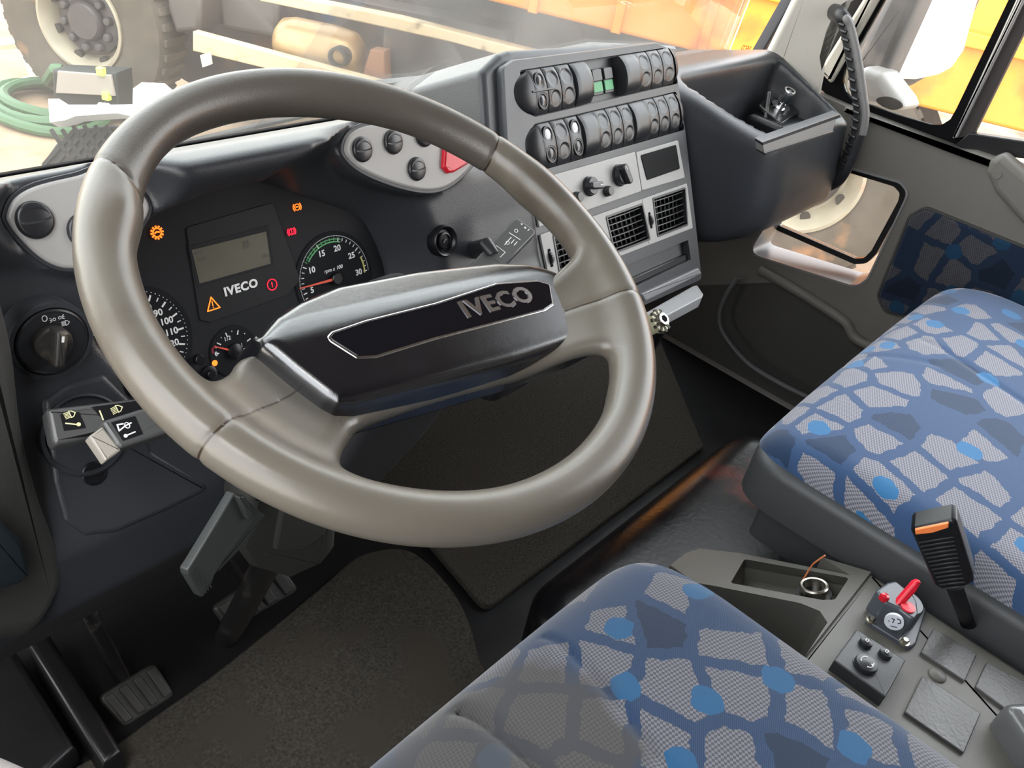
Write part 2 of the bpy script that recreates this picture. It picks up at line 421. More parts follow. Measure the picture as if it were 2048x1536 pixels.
TAUPE = pm('taupe_rim_plastic', (.104, .092, .075), .30, bump=.12, bs=220, var=.10, vs=22, rvar=.07, dirt=(.072, .061, .048), ds=9, dt=.58)
LEATH = pm('worn_rim_top', (.068, .059, .050), .36, bump=.3, bs=500, var=.12, vs=30, rvar=.05)
GRAIN = pm('grained_hub', (.09, .083, .072), .42, bump=1.0, bs=420, var=.25, vs=60)
SEAM = pm('seam_dirt', (.05, .035, .02), .8)
WHITE = pm('white_print', (.75, .75, .74), .5)
CREAM = pm('cream_print', (.75, .72, .42), .5)
GREENP = pm('green_print', (.10, .38, .14), .5)
YELP = pm('yellow_print', (.60, .58, .15), .5)
ORP = pm('orange_print', (.65, .20, .04), .5)
LORG = pm('lit_orange', (.9, .25, .02), .5, emit=(1, .22, .02), es=1.3)
LRED = pm('lit_red', (.9, .02, .05), .5, emit=(1, .01, .05), es=1.3)
NEED = pm('red_needle', (.75, .10, .06), .45)
RED = pm('red_plastic', (.62, .012, .03), .3)
REDG = pm('red_lamp', (.45, .01, .02), .12)
GAUGE = pm('gauge_face', (.009, .0095, .012), .7, spec=.15)
CLUSF = pm('cluster_face', (.014, .0145, .017), .6, spec=.2)
STK = pm('stalk_grey', (.062, .062, .062), .38)
LCD = pm('lcd_glass', (.105, .098, .075), .25, var=.3, vs=25)
LCDD = pm('lcd_ghost', (.07, .066, .052), .3)
DOORM = pm('door_card_plastic', (.145, .136, .122), .55, bump=.4, bs=600)
DOORD = pm('door_card_dark', (.05, .048, .046), .55, bump=.3, bs=600)
PILM = pm('pillar_lining', (.62, .59, .53), .8, bump=.5, bs=300, dirt=(.25, .22, .18), ds=5, dt=.62)
CONS = pm('console_plastic', (.095, .090, .078), .45, bump=.35, bs=700, rvar=.08, dirt=(.06, .056, .05), ds=7, dt=.6)
SHELL = pm('seat_shell_plastic', (.045, .047, .050), .5, bump=.3, bs=600)
CARPET = pm('grey_carpet', (.052, .047, .040), .95, bump=1, bs=700, var=1.0, vs=260, spec=.1, dirt=(.052, .046, .038), ds=9, dt=.5)
RUBB = pm('rubber_floor', (.010, .010, .011), .38, bump=.3, bs=300, rvar=.12)
_s = onax(1505, 985, 2, -.62)
TUNM = pm('engine_cover_rubber', (.005, .005, .006), .30, bump=.5, bs=120, rvar=.12, spec=.3, spot=(_s.x-.645, _s.y+.21, .20, .07, (.20, .045, .030)))
METB = pm('painted_black_steel', (.015, .015, .016), .22, bump=.3, bs=120, dirt=(.07, .065, .055), ds=40, dt=.6)
RUBG = pm('pedal_rubber', (.045, .043, .040), .45, bump=.5, bs=250, var=.4, vs=60)
HEAD = pm('headliner', (.075, .072, .068), .9)
SEAT = fabric('blue_seat_fabric', 1.0, 15, stain=None, rot=(0, 0, .35))
SEATD = fabric('blue_seat_fabric_stained', .6, 17, stain=(-.055, .19, .055), rot=(0, 0, 1.0))
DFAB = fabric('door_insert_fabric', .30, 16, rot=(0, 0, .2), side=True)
GREYF = pm('grey_cloth', (.36, .33, .33), .95, bump=.5, bs=900)

# ------------------------------------------------------------------ frames of the main surfaces
T = .3776
W = Fr((0, 0, 0), (1, 0, 0), (0, cos(T), sin(T)))            # steering wheel plane
CL = tiltfr(.27, -.10, 20)                                    # instrument glass
LIP = tiltfr(.232, -.03, 20)                                  # dash face round the instruments
ST = tiltfr(.28, 0, 28)                                       # centre stack face
DR = Fr((1.33, 0, 0), (0, -1, 0), (0, 0, 1))                  # passenger door face
FL = Fr((0, 0, -.78), (1, 0, 0), (0, 1, 0))                   # cab floor

# ------------------------------------------------------------------ cab shell
def wbox(x0, x1, y0, y1, z0, z1, b=None, mi=0, bev=.004):
    b = b or B(); f = Fr((0, 0, 0), (1, 0, 0), (0, 1, 0)); return b.prism(f, rect(x0, y0, x1, y1), z0, z1, bev, mi)
wbox(-.62, 1.36, -1.3, .78, -.84, -.78, bev=0).build('floor', RUBB, kind='structure')
wbox(-.66, 1.40, -1.3, .42, 1.02, 1.08, bev=0).build('ceiling', HEAD, kind='structure')
wbox(-.66, 1.40, -1.36, -1.3, -.84, 1.08, bev=0).build('wall_back', HEAD, kind='structure')
wbox(-.62, 1.36, .74, .80, -.84, -.34, bev=0).build('wall_front', LOW, kind='structure')

# ------------------------------------------------------------------ steering wheel
WT = thing('steering_wheel', (0, 0, -.03), 'large taupe two-spoke steering wheel with a glossy black horn pad', 'steering wheel')
R0 = .215; TA = .0168
def wth(u, v): x, y = W.l(u, v); return atan2(y, x)
def build_wheel():
    st = .002
    X, Y, Z = axes((-.245, -.245, -.07), (.245, .245, .03), st)
    rr = np.hypot(X, Y); th = np.arctan2(Y, X)
    a = np.full_like(X, TA); cshift = np.zeros_like(X)
    for (u, v), amp, sg in (((262, 445), .0075, .13), ((1035, 395), .006, .12)):
        d = np.angle(np.exp(1j*(th-wth(u, v)))); g = np.exp(-(d/sg)**2); a = a+amp*g*.5; cshift = cshift-amp*g*.5
    bot = np.exp(-(np.angle(np.exp(1j*(th+pi/2)))/1.2)**2)
    a = a+.0008*bot
    rim = np.hypot(rr-R0-cshift, Z*1.0)-a
    # spokes: disc between the rim and the hub, minus the two openings
    up = [(262, 480), (275, 560), (310, 650), (360, 720), (400, 755), (428, 764), (455, 752), (495, 715), (640, 700), (900, 660), (1060, 600), (1124, 560), (1150, 563), (1164, 560), (1168, 548), (1156, 508), (1120, 455), (1040, 370), (940, 300), (800, 240), (600, 215), (420, 235), (310, 300)]
    lo = [(681, 934), (684, 910), (700, 880), (735, 852), (900, 800), (1100, 747), (1183, 744), (1208, 750), (1224, 764), (1228, 785), (1214, 841), (1144, 922), (1027, 985), (910, 1003), (753, 985), (700, 960)]
    hu = {5: -.012, 6: -.025, 7: -.04, 8: -.045, 9: -.045, 10: -.045, 11: -.045, 12: -.03, 13: -.02, 14: -.012}
    hl = {0: -.012, 1: -.02, 2: -.034, 3: -.044, 4: -.046, 5: -.044, 6: -.036, 7: -.024, 8: -.012}
    U = cr([W.l(*p, hu.get(i, -.004)) for i, p in enumerate(up)], 4); Lw = cr([W.l(*p, hl.get(i, -.004)) for i, p in enumerate(lo)], 4)
    x2, y2 = X[:, :, 0], Y[:, :, 0]
    k2 = np.minimum(sdpoly(x2, y2, U), sdpoly(x2, y2, Lw))[:, :, None]
    q_ = np.clip((.205-rr)/.085, 0, 1); zc = -.006-.038*q_*q_*(3-2*q_)
    slab = smax(smax(-k2, np.abs(Z-zc)-.0105, .012), rr-R0, .01)
    F = smin(rim, slab, .016)
    # the seams between the sections
    for (a_, b_) in SEAMS:
        n, c = a_; g = (X-c[0])*n[0]+(Y-c[1])*n[1]
        w = (np.hypot(X-b_[0], Y-b_[1]) < b_[2])
        F = F+np.where(w, .0016*np.exp(-(g/.0016)**2), 0)
    V, Q = nets(F, (-.245, -.245, -.07), st); V = smoothv(V, Q, 3, .4)
    return V, Q
def seam(p, q, ex=.05):
    A = Vector(W.l(*p)); Bq = Vector(W.l(*q)); t = (Bq-A).normalized(); c = (A+Bq)/2
    return (((-t.y, t.x), (c.x, c.y)), (c.x, c.y, (Bq-A).length/2+ex))
SEAMS = [seam((190, 335), (280, 405), .02), seam((990, 270), (975, 345), .02), seam((392, 915), (552, 782), .012), seam((1163, 600), (1292, 604), .012)]
def wheel_parts():
    V, Q = build_wheel()
    bm = bmesh.new(); vs = [bm.verts.new(v) for v in V]
    for q in Q:
        try: bm.faces.new([vs[i] for i in q])
        except ValueError: pass
    for (n, c), _ in SEAMS:
        bmesh.ops.bisect_plane(bm, geom=bm.verts[:]+bm.edges[:]+bm.faces[:], plane_co=(c[0], c[1], 0), plane_no=(n[0], n[1], 0), dist=1e-6)
    th = [atan2(c[1], c[0]) for (n, c), _ in SEAMS]
    parts = {0: B(), 1: B(), 2: B(), 3: B()}; maps = {k: {} for k in parts}
    def rel(a, b): return (a-b) % (2*pi)
    # order counter-clockwise: seam1 (top right), seam0 (top left), seam2 (left spoke), seam3 (right spoke)
    def side(i, x, y):    # position past seam i counter-clockwise
        (n, c), w = SEAMS[i]; s = (x-c[0])*n[0]+(y-c[1])*n[1]
        tang = (-c[1], c[0]); 
        if n[0]*tang[0]+n[1]*tang[1] < 0: s = -s
        return s > 0
    for f in bm.faces:
        x, y, z = f.calc_center_median(); a = atan2(y, x); r = hypot(x, y)
        o = [1, 0, 2, 3]; t = [th[i] for i in o]
        k = 0
        A = rel(a, t[0]); lim = [rel(t[j], t[0]) for j in range(4)]+[2*pi]
        for j in range(4):
            if lim[j] <= A < lim[j+1]: k = j
        near = [abs(math.remainder(a-t[j], 2*pi)) < .45 for j in range(4)]
        for j in range(4):
            if near[j]: k = j if side(o[j], x, y) else (j-1) % 4
        if r < .085: k = 2
        p = parts[k]; mp = maps[k]; ids = []
        for v in f.verts:
            if v.index not in mp: mp[v.index] = len(p.v); p.v.append(W.w(*v.co))
            ids.append(mp[v.index])
        p.f.append(ids)
        grain = (.075 < r < .165 and z > -.006 and k in (2,)) or r < .1
        p.m.append(1 if grain else 0)
    bm.verts.index_update(); bm.free(); return parts
def seam_lines(mt):      # dirt sitting in the joints between the rim sections
    N, L = mt.node_tree.nodes, mt.node_tree.links; P = N['Principled BSDF']; src = P.inputs['Base Color'].links[0].from_socket
    tc = N.new('ShaderNodeTexCoord'); og = Vector((0, 0, -.03)); last = None
    def mth(op, a, b):
        m = N.new('ShaderNodeMath'); m.operation = op
        for k, s in ((0, a), (1, b)):
            if isinstance(s, (int, float)): m.inputs[k].default_value = s
            elif s is not None: L.new(s, m.inputs[k])
        return m.outputs[0]
    for (n, c), w in SEAMS:
        pc = W.w(c[0], c[1])-og; nn = W.ex*n[0]+W.ey*n[1]
        d = N.new('ShaderNodeVectorMath'); d.operation = 'DOT_PRODUCT'; L.new(tc.outputs['Object'], d.inputs[0]); d.inputs[1].default_value = nn
        a = mth('LESS_THAN', mth('ABSOLUTE', mth('SUBTRACT', d.outputs['Value'], pc.dot(nn)), None), .0008)
        r = N.new('ShaderNodeVectorMath'); r.operation = 'DISTANCE'; L.new(tc.outputs['Object'], r.inputs[0]); r.inputs[1].default_value = pc
        f = mth('MULTIPLY', a, mth('LESS_THAN', r.outputs['Value'], w[2]+.03)); last = f if last is None else mth('MAXIMUM', last, f)
    mx = N.new('ShaderNodeMix'); mx.data_type = 'RGBA'; mx.inputs['B'].default_value = (.03, .02, .012, 1)
    L.new(src, mx.inputs['A']); L.new(last, mx.inputs['Factor']); L.new(mx.outputs['Result'], P.inputs['Base Color'])
for _m in (TAUPE, LEATH, GRAIN): seam_lines(_m)
_p = wheel_parts()
_p[0].build('rim_top', [LEATH, LEATH, SEAM], WT, sharp=180, label='darker worn top arc of the rim')
_p[1].build('rim_grip', [TAUPE, TAUPE, SEAM], WT, sharp=180, label='pale grip with thumb rest at the left of the rim')
_p[2].build('rim_bottom', [TAUPE, GRAIN, SEAM], WT, sharp=180, label='pale lower arc of the rim with both spokes')
_p[3].build('rim_grip', [TAUPE, TAUPE, SEAM], WT, sharp=180, label='pale grip with thumb rest at the right of the rim')
_c = B()
_c.lathe(W, .0, -.018, [(.035, -.14), (.045, -.10), (.050, -.060)], 40); _c.build('hub_boss', BLK, WT)
# horn pad
HT, HB = -.018, -.050
far = W.ls([(530, 662), (560, 622), (610, 585), (690, 548), (850, 521), (1000, 511), (1060, 518), (1115, 540), (1160, 572)], HT)
nearp = W.ls([(1183, 640), (1184, 672), (1170, 697), (1120, 722), (1000, 763), (850, 806), (690, 850), (655, 852), (630, 838), (570, 792), (508, 740), (497, 715)], HB)
def horn_pad():
    st = .0014; lo = (-.18, -.12, -.058); hi = (.20, .06, -.012)
    X, Y, Z = axes(lo, hi, st)
    foot = [W.l(*p, HT) for p in [(520, 672), (560, 622), (610, 585), (690, 548), (850, 521), (1000, 511), (1060, 518), (1115, 540), (1160, 575)]]+[W.l(*p, (HT+HB)/2) for p in [(1180, 615)]]+nearp
    k = sdpoly(X[:, :, 0], Y[:, :, 0], foot)[:, :, None]+0*Z
    a = Vector(W.l(652, 640, HT)); b = Vector(W.l(1090, 535, HT)); t = (b-a).normalized(); nn = Vector((-t.y, t.x))
    far_ = (X-a.x)*nn.x+(Y-a.y)*nn.y
    lef = -(X*.9+Y*.1)-.118
    top = Z-HT-.0015
    F = smax(k+.22*(Z-HB)-.0065, top, .011)
    F = smax(F, top*.90+far_*.42+.000, .006)
    F = smax(F, HB-.006-Z, .002)
    V, Q = nets(F, lo, st); V = smoothv(V, Q, 2, .5)
    p = B(); p.add([W.w(*v) for v in V], Q.tolist()); return p
PO = horn_pad().build('horn_pad', [GLOSS], WT, sharp=180)
bd = W.ls([(652, 675), (662, 664), (730, 641), (870, 606), (990, 567), (1073, 561), (1101, 569), (1108, 612), (1090, 624), (870, 681), (753, 717), (714, 719), (660, 685)], HT+.001)
bd = ccw(rnd(bd, .004, 3))
bb = B(); bb.prism(W, bd, HT-.004, HT+.0022, .0012, 0); bb.prism(W, off(bd, .0024), HT, HT+.0028, .0003, 1); BP = bb.build('badge_plate', [CHROME, PIANO], PO, label='gloss black nameplate with chrome edge')
p0 = W.l(945, 622, HT); p1 = W.l(1040, 598, HT); rt = atan2(p1[1]-p0[1], p1[0]-p0[0])
mid = W.l(993, 609, HT)
wide = hypot(p1[0]-p0[0], p1[1]-p0[1])
B().text(W, 'IVECO', mid[0], mid[1], .0235, HT+.0031, .0009, bold=.0007, rot=rt, sx=1.08, sp=1.12).build('badge_lettering', CHROME, PO)

# ------------------------------------------------------------------ dashboard body round the driver
DA = thing('dashboard', (.1, .25, -.45), 'dark blue-grey moulded dashboard running behind the steering wheel', 'dashboard')
aper = [(298, 440), (340, 412), (400, 386), (460, 372), (520, 367), (600, 374), (660, 396), (710, 430), (748, 478), (770, 540), (772, 600), (740, 660), (640, 720), (500, 760), (432, 775), (380, 770), (300, 790), (240, 792), (205, 768), (190, 720), (186, 650), (200, 570), (240, 490)]
POD_L = [(12, 428), (28, 396), (70, 372), (150, 352), (215, 338), (292, 398), (282, 450), (215, 520), (145, 537), (96, 526), (50, 490), (16, 448)]
POD_R = [(686, 290), (700, 266), (740, 250), (840, 243), (905, 262), (945, 290), (950, 318), (905, 365), (860, 381), (800, 372), (730, 345), (692, 315)]
def dash_body():
    st = .0045; lo = (-.37, .06, -.50); hi = (.44, .48, .08)
    X, Y, Z = axes(lo, hi, st)
    prof = [(.50, -.105), (.40, -.056), (.30, -.006), (.235, .022), (.205, .024), (.200, .010), (.215, -.020), (.2255, -.05), (.203, -.12), (.176, -.185), (.150, -.225), (.128, -.27), (.122, -.33), (.150, -.385), (.20, -.40), (.25, -.36), (.50, -.36)]
    y2, z2 = Y[0], Z[0]
    D = sdpoly(y2, z2, prof)[None, :, :]+0*X
    tt = np.clip((X-.20)/.14, 0, 1); D = smax(D, Z-(.03-.085*tt*tt*(3-2*tt)), .02)
    # crest of the binnacle is highest over the gauges and falls away to both sides
    F = smax(D, np.abs(X-.04)-.40, .02)
    lx, ly, lh = frc(LIP, X, Y, Z)
    on_lip = set(range(0, 7)) | {20, 21, 22}
    def ap(i, u, v):
        if i in on_lip: return LIP.l(u, v)
        w = CL.px(u, v, .002)-LIP.o; return (w.dot(LIP.ex), w.dot(LIP.ey))
    A = cr([ap(i, *p) for i, p in enumerate(aper)], 4)
    # aperture distance in the lip plane, on a 2D grid then looked up
    gx = np.arange(-.4, .5, .003); gy = np.arange(-.35, .2, .003); GX, GY = np.meshgrid(gx, gy, indexing='ij'); G = sdpoly(GX, GY, A)
    i = np.clip((lx+.4)/.003, 0, len(gx)-2); j = np.clip((ly+.35)/.003, 0, len(gy)-2); ii = i.astype(int); jj = j.astype(int); fi = i-ii; fj = j-jj
    k = G[ii, jj]*(1-fi)*(1-fj)+G[ii+1, jj]*fi*(1-fj)+G[ii, jj+1]*(1-fi)*fj+G[ii+1, jj+1]*fi*fj
    k = k-np.clip((lx-.02)/.10, 0, 1)*.75*np.clip(lh+.060, 0, .08)
    F = smax(F, -np.maximum(k, -lh-.10), .010)
    for fr, pts, dep in ((tiltfr(.215, -.05, 25), POD_L, 0), (tiltfr(.209, -.05, 22), POD_R, 0)):
        lx, ly, lh = frc(fr, X, Y, Z); G2 = sdpoly(GX, GY, cr(fr.ls(pts), 4))
        i = np.clip((lx+.4)/.003, 0, len(gx)-2); j = np.clip((ly+.35)/.003, 0, len(gy)-2); ii = i.astype(int); jj = j.astype(int); fi = i-ii; fj = j-jj
        k = G2[ii, jj]*(1-fi)*(1-fj)+G2[ii+1, jj]*fi*(1-fj)+G2[ii, jj+1]*(1-fi)*fj+G2[ii+1, jj+1]*fi*fj
        F = smax(F, -np.maximum(k-.006-.5*np.maximum(lh, 0), -lh-.001), .006)
        base = np.maximum(k-.006, lh+.001); F = np.minimum(F, np.maximum(base, -lh-.05))
    # legs go under the wheel: cut away below the instruments between knee panel and stack
    cut = sdbox(X, Y, Z, (.19, .18, -.43), (.155, .25, .185), .02)
    F = smax(F, -cut, .02)
    V, Q = nets(F, lo, st); V = smoothv(V, Q, 3, .5)
    b = B(); b.add(V.tolist(), Q.tolist()); b.build('dash_body', DASH, DA, sharp=180)
dash_body()
# ------------------------------------------------------------------ instrument cluster
IC = thing('instrument_cluster', (.0, .27, -.22), 'black instrument cluster with dials and lit warning lamps, seen through the steering wheel', 'instrument cluster')
cl = cr(CL.ls([(285, 400), (400, 350), (520, 340), (660, 365), (760, 420), (800, 520), (800, 640), (740, 720), (560, 800), (430, 815), (200, 830), (150, 780), (140, 640), (180, 480)], -.001), 4)
b = B().prism(CL, cl, -.02, -.001, 0)
# slightly raised sub panels printed on the mask
b.prism(CL, rnd(CL.ls([(372, 455), (545, 405), (600, 560), (575, 590), (420, 645), (400, 640)]), .004), -.001, .0006, .0004, 1)
b.build('cluster_mask', [CLUSF, pm('mask_panel', (.017, .0172, .019), .5, spec=.2)], IC)
lc = CL.ls([(383, 500), (532, 463), (541, 527), (399, 567)], .001)
fx = CL.sub(*lc[0]); 
b = B().prism(CL, rnd(CL.ls([(376, 492), (536, 450), (548, 530), (394, 575)], .0005), .001), 0, .001, .0003, 1).prism(CL, lc, .0008, .0014, 0, 0)
def lcdpt(s, t): q = [Vector(p) for p in lc]; return tuple((q[0]*(1-s)+q[1]*s)*(1-t)+(q[3]*(1-s)+q[2]*s)*t)
def lcdrect(s0, t0, s1, t1): b.prism(CL, [lcdpt(s0, t0), lcdpt(s1, t0), lcdpt(s1, t1), lcdpt(s0, t1)], .0014, .0016, 0, 2)
for q in ((.66, .12, .72, .36), (.05, .30, .13, .36), (.90, .66, .99, .78), (.02, .08, .12, .16)): lcdrect(*q)
DSP = b.build('display', [LCD, CLUSF, LCDD], IC, label='greenish-grey liquid crystal display')
# N shown on the display
n_ = lcdpt(.70, .22); B().text(CL, 'N', n_[0], n_[1], .009, .0016, .0003, bold=.0003).build('display_letter', LCDD, DSP)
def gcirc(pts):
    A = np.array([[2*x, 2*y, 1] for x, y in pts]); bb_ = np.array([x*x+y*y for x, y in pts]); s_ = np.linalg.lstsq(A, bb_, rcond=None)[0]
    return float(s_[0]), float(s_[1]), float(math.sqrt(s_[2]+s_[0]**2+s_[1]**2))
TP = CL.ls([(598.7, 575.6), (601.6, 540.4), (611.9, 508.2), (628, 487.7), (645.5, 476), (671, 470.1), (698.3, 477.5), (718.8, 496.5), (730.5, 517), (736.4, 537.5)])
SPD = CL.ls([(279.3, 581.5), (302.7, 583), (323.3, 591.7), (346.7, 612.2), (364.3, 634.2), (373, 660.6), (375.4, 687), (371.6, 710.4), (362.8, 725), (198.2, 755.4), (211.9, 772.5)])
tx, ty, tr_ = gcirc(TP); sx_, sy_, sr_ = gcirc(SPD)
def pol(cx, cy, r, a): return (cx+r*cos(a), cy+r*sin(a))
def tick(b, cx, cy, a, r0, r1, w, mi, h=.0008):
    t = (cos(a), sin(a)); q = (-t[1]*w/2, t[0]*w/2)
    b.prism(CL, [(cx+t[0]*r0-q[0], cy+t[1]*r0-q[1]), (cx+t[0]*r1-q[0], cy+t[1]*r1-q[1]), (cx+t[0]*r1+q[0], cy+t[1]*r1+q[1]), (cx+t[0]*r0+q[0], cy+t[1]*r0+q[1])], h-.0002, h+.0002, 0, mi)
def ang(cx, cy, u, v): x, y = CL.l(u, v); return atan2(y-cy, x-cx)
GM = [GAUGE, WHITE, GREENP, YELP, ORP, CLUSF]
# rev counter
a30 = ang(tx, ty, 734, 540); a20 = ang(tx, ty, 671, 475); a10 = ang(tx, ty, 606, 535); a5 = None
da = (a10-a30)/20
if da < 0: da = (a10+2*pi-a30)/20
A_ = lambda val: a30+(30-val)*da
b = B().prism(CL, circ(tx, ty, tr_*1.10, n=56), -.001, .0004, .0003, 0)
for k in range(0, 121):
    val = k*.25; tick(b, tx, ty, A_(val), tr_*.985, tr_*1.0, .0007, 1)
for k in range(0, 31):
    big = k % 5 == 0; a = A_(k)
    mi = 2 if 11 <= k < 20.5 and not big else 1
    tick(b, tx, ty, a, tr_*(.85 if big else .88), tr_*.95, .0012 if big else .0008, mi)
for k in range(0, 37): tick(b, tx, ty, A_(11.5+k*.25), tr_*.84, tr_*.87, tr_*da*.22, 2); tick(b, tx, ty, A_(11.5+k*.25), tr_*.905, tr_*.93, tr_*da*.16, 2)
for k in range(0, 14): tick(b, tx, ty, A_(27+k*.25), tr_*.86, tr_*.90, tr_*da*.2, 3)
for val in (5, 10, 15, 20, 25, 30):
    x, y = pol(tx, ty, tr_*.70, A_(val)); b.text(CL, str(val), x, y, .0095, .0007, .0004, 1, bold=.0002)
x, y = CL.l(666, 538); b.text(CL, 'rpm x 100', x, y, .0062, .0007, .0004, 1, shear=.2)
DIAL = b.build('rev_counter', GM, IC, label='rev counter dial reading up to thirty')
p = CL.l(600, 577, .004); q = CL.l(672, 562, .004)
b = B().prism(CL, [(p[0], p[1]+.0005), (p[0], p[1]-.0005), (tx, ty-.0016), (tx, ty+.0016)], .003, .0042, 0, 0); b.lathe(CL, tx, ty, [(.007, .0005), (.007, .005), (.006, .006)], 24, 1)
b.build('needle', [NEED, BLK], DIAL, label='red needle of the rev counter')
# speedometer
a80 = ang(sx_, sy_, 300, 590); a120 = ang(sx_, sy_, 371, 688)
ds_ = (a80-a120)/40; S_ = lambda val: a120+(120-val)*ds_
b = B().prism(CL, circ(sx_, sy_, sr_*1.10, n=56), -.001, .0004, .0003, 0)
for k in range(0, 53): tick(b, sx_, sy_, S_(k*2.5), sr_*.985, sr_*1.0, .0008, 1)
for k in range(0, 27):
    big = k % 2 == 0; tick(b, sx_, sy_, S_(k*5), sr_*(.82 if big else .86), sr_*.94, .0017 if big else .0010, 1)
for val in range(10, 131, 10):
    x, y = pol(sx_, sy_, sr_*.68, S_(val)); b.text(CL, str(val), x, y, .0092, .0007, .0004, 1, bold=.0002)
for val in range(0, 81, 10):
    a = S_(val*1.6); tick(b, sx_, sy_, a, sr_*.46, sr_*.51, .001, 4); x, y = pol(sx_, sy_, sr_*.39, a); b.text(CL, str(val), x, y, .0058, .0007, .0004, 4)
DIAL = b.build('speedometer', GM, IC, label='speedometer dial half hidden behind the rim')
p = pol(sx_, sy_, sr_*.96, S_(0)); t = (cos(S_(0)), sin(S_(0)))
b = B().prism(CL, [(p[0]-t[1]*.0012, p[1]+t[0]*.0012), (p[0]+t[1]*.0012, p[1]-t[0]*.0012), (sx_+t[1]*.0022, sy_-t[0]*.0022), (sx_-t[1]*.0022, sy_+t[0]*.0022)], .003, .0042, 0, 0)
b.lathe(CL, sx_, sy_, [(.008, .0005), (.008, .005), (.007, .006)], 24, 1); b.build('needle', [NEED, BLK], DIAL, label='red needle of the speedometer')
# fuel gauge
fx_, fy_ = CL.l(468, 702); fr_ = hypot(CL.l(433, 688)[0]-fx_, CL.l(433, 688)[1]-fy_)
def fuelg(cx, cy, marks, icon, lab):
    b = B().prism(CL, circ(cx, cy, fr_*1.25, n=40), -.001, .0004, .0003, 0)
    for (u, v), big in marks:
        a = ang(cx, cy, u, v)
        if big: tick(b, cx, cy, a, fr_*.80, fr_*1.02, .0011, 1)
        else: b.prism(CL, circ(*pol(cx, cy, fr_*.98, a), .0006, n=8), .0005, .0008, 0, 1)
    return b
b = fuelg(fx_, fy_, [((421, 709), 1), ((422, 694), 0), ((430, 684), 1), ((438, 671), 0), ((451, 667), 1), ((463, 663), 0), ((474, 669), 1), ((485, 673), 0), ((491, 684), 1)], 0, '')
for s_, (u, v), z in (('0', (432, 708), .007), ('1/2', (454, 677), .0065), ('1', (483, 690), .006)): x, y = CL.l(u, v); b.text(CL, s_, x, y, z, .0007, .0004, 1)
x, y = CL.l(491, 702); b.box(CL, x-.002, y-.003, x+.002, y+.0035, .0004, .0007, 0, 1); b.box(CL, x-.0012, y+.0005, x+.0012, y+.0025, .0007, .0009, 0, 0)
b.line(CL, [(x+.002, y-.002), (x+.0035, y-.001), (x+.0035, y+.002), (x+.0025, y+.003)], .0005, .0005, .0003, 1)
b.line(CL, [CL.l(425, 706), CL.l(424, 698), CL.l(430, 692)], .0016, .0005, .0003, 6)
DIAL = b.build('fuel_gauge', GM+[pm('red_arc', (.35, .03, .05), .5)], IC)
p = CL.l(429, 693, .003)
b = B().prism(CL, [(p[0], p[1]+.0005), (p[0], p[1]-.0005), (fx_, fy_-.0016), (fx_, fy_+.0016)], .002, .003, 0, 0); b.lathe(CL, fx_, fy_, [(.0085, 0), (.0085, .004), (.007, .005)], 24, 1)
b.build('needle', [NEED, BLK], DIAL, label='short red needle of the fuel gauge')
# other small pieces on the mask
b = B(); x, y = CL.l(395, 718); b.lathe(CL, x, y, [(.0052, 0), (.0052, .006), (.0045, .0066)], 20, 0); b.build('trip_button', BLK, IC)
b = B(); x, y = CL.l(417, 747); b.lathe(CL, x, y, [(.0085, 0), (.0085, .003), (.0075, .0035), (.0045, .0035), (.0045, .007), (.004, .0075)], 24, 0); b.build('reset_button', BLK, IC)
x, y = CL.l(481, 575); B().text(CL, 'IVECO', x, y, .0122, .0012, .0004, bold=.0005, sx=1.05, sp=1.12).build('lettering', WHITE, IC)
LW = .0009
def lampface(u, v): return CL.l(u, v)
def lamp_exclaim(name, u, v, R, mt, lab, arcs=False, tri=False, gear=False):
    x, y = CL.l(u, v); b = B()
    if tri:
        P_ = [(x-R, y-R*.8), (x+R, y-R*.8), (x, y+R*1.05)]; b.line(CL, P_, LW*1.3, .001, .0004, 0, True)
        b.line(CL, [(x, y+R*.45), (x, y-R*.25)], LW, .001, .0004); b.prism(CL, circ(x, y-R*.5, LW*.6, n=8), .001, .0014)
    else:
        b.line(CL, circ(x, y, R*(.62 if arcs or gear else 1), n=28), LW, .001, .0004, 0, True)
        if gear:
            for k in range(12): a = 2*pi*k/12; b.line(CL, [pol(x, y, R*.68, a), pol(x, y, R*.98, a)], LW*2, .001, .0004)
            b.line(CL, [(x-R*.35, y), (x, y+R*.12), (x+R*.35, y)], LW*1.8, .001, .0004)
        else:
            if lab != 'abs': b.line(CL, [(x, y+R*.4), (x, y-R*.1)], LW*1.2, .001, .0004); b.prism(CL, circ(x, y-R*.38, LW*.7, n=8), .001, .0014)
            else: b.line(CL, [(x-R*.25, y+.0002), (x+R*.25, y+.0002)], LW*1.4, .001, .0004)
        if arcs:
            for s_ in (-1, 1): b.line(CL, [pol(x, y, R*.98, (0 if s_ > 0 else pi)+(k-4)*.19) for k in range(9)], LW*1.1, .001, .0004)
    b.build(name, mt, IC)
lamp_exclaim('warning_lamp', 313, 465, .0062, LORG, 'g', gear=True)
lamp_exclaim('warning_lamp', 593, 414, .0052, LORG, 'abs', arcs=True)
lamp_exclaim('warning_lamp', 582, 463, .0052, LRED, 'brk', arcs=True)
lamp_exclaim('warning_lamp', 543, 569, .0058, LRED, 'st')
lamp_exclaim('warning_lamp', 424, 608, .0070, LORG, 'tri', tri=True)
x, y = CL.l(429, 726); B().prism(CL, circ(x, y, .0032, n=20), .0004, .0009, .0003).build('warning_lamp', LORG, IC)

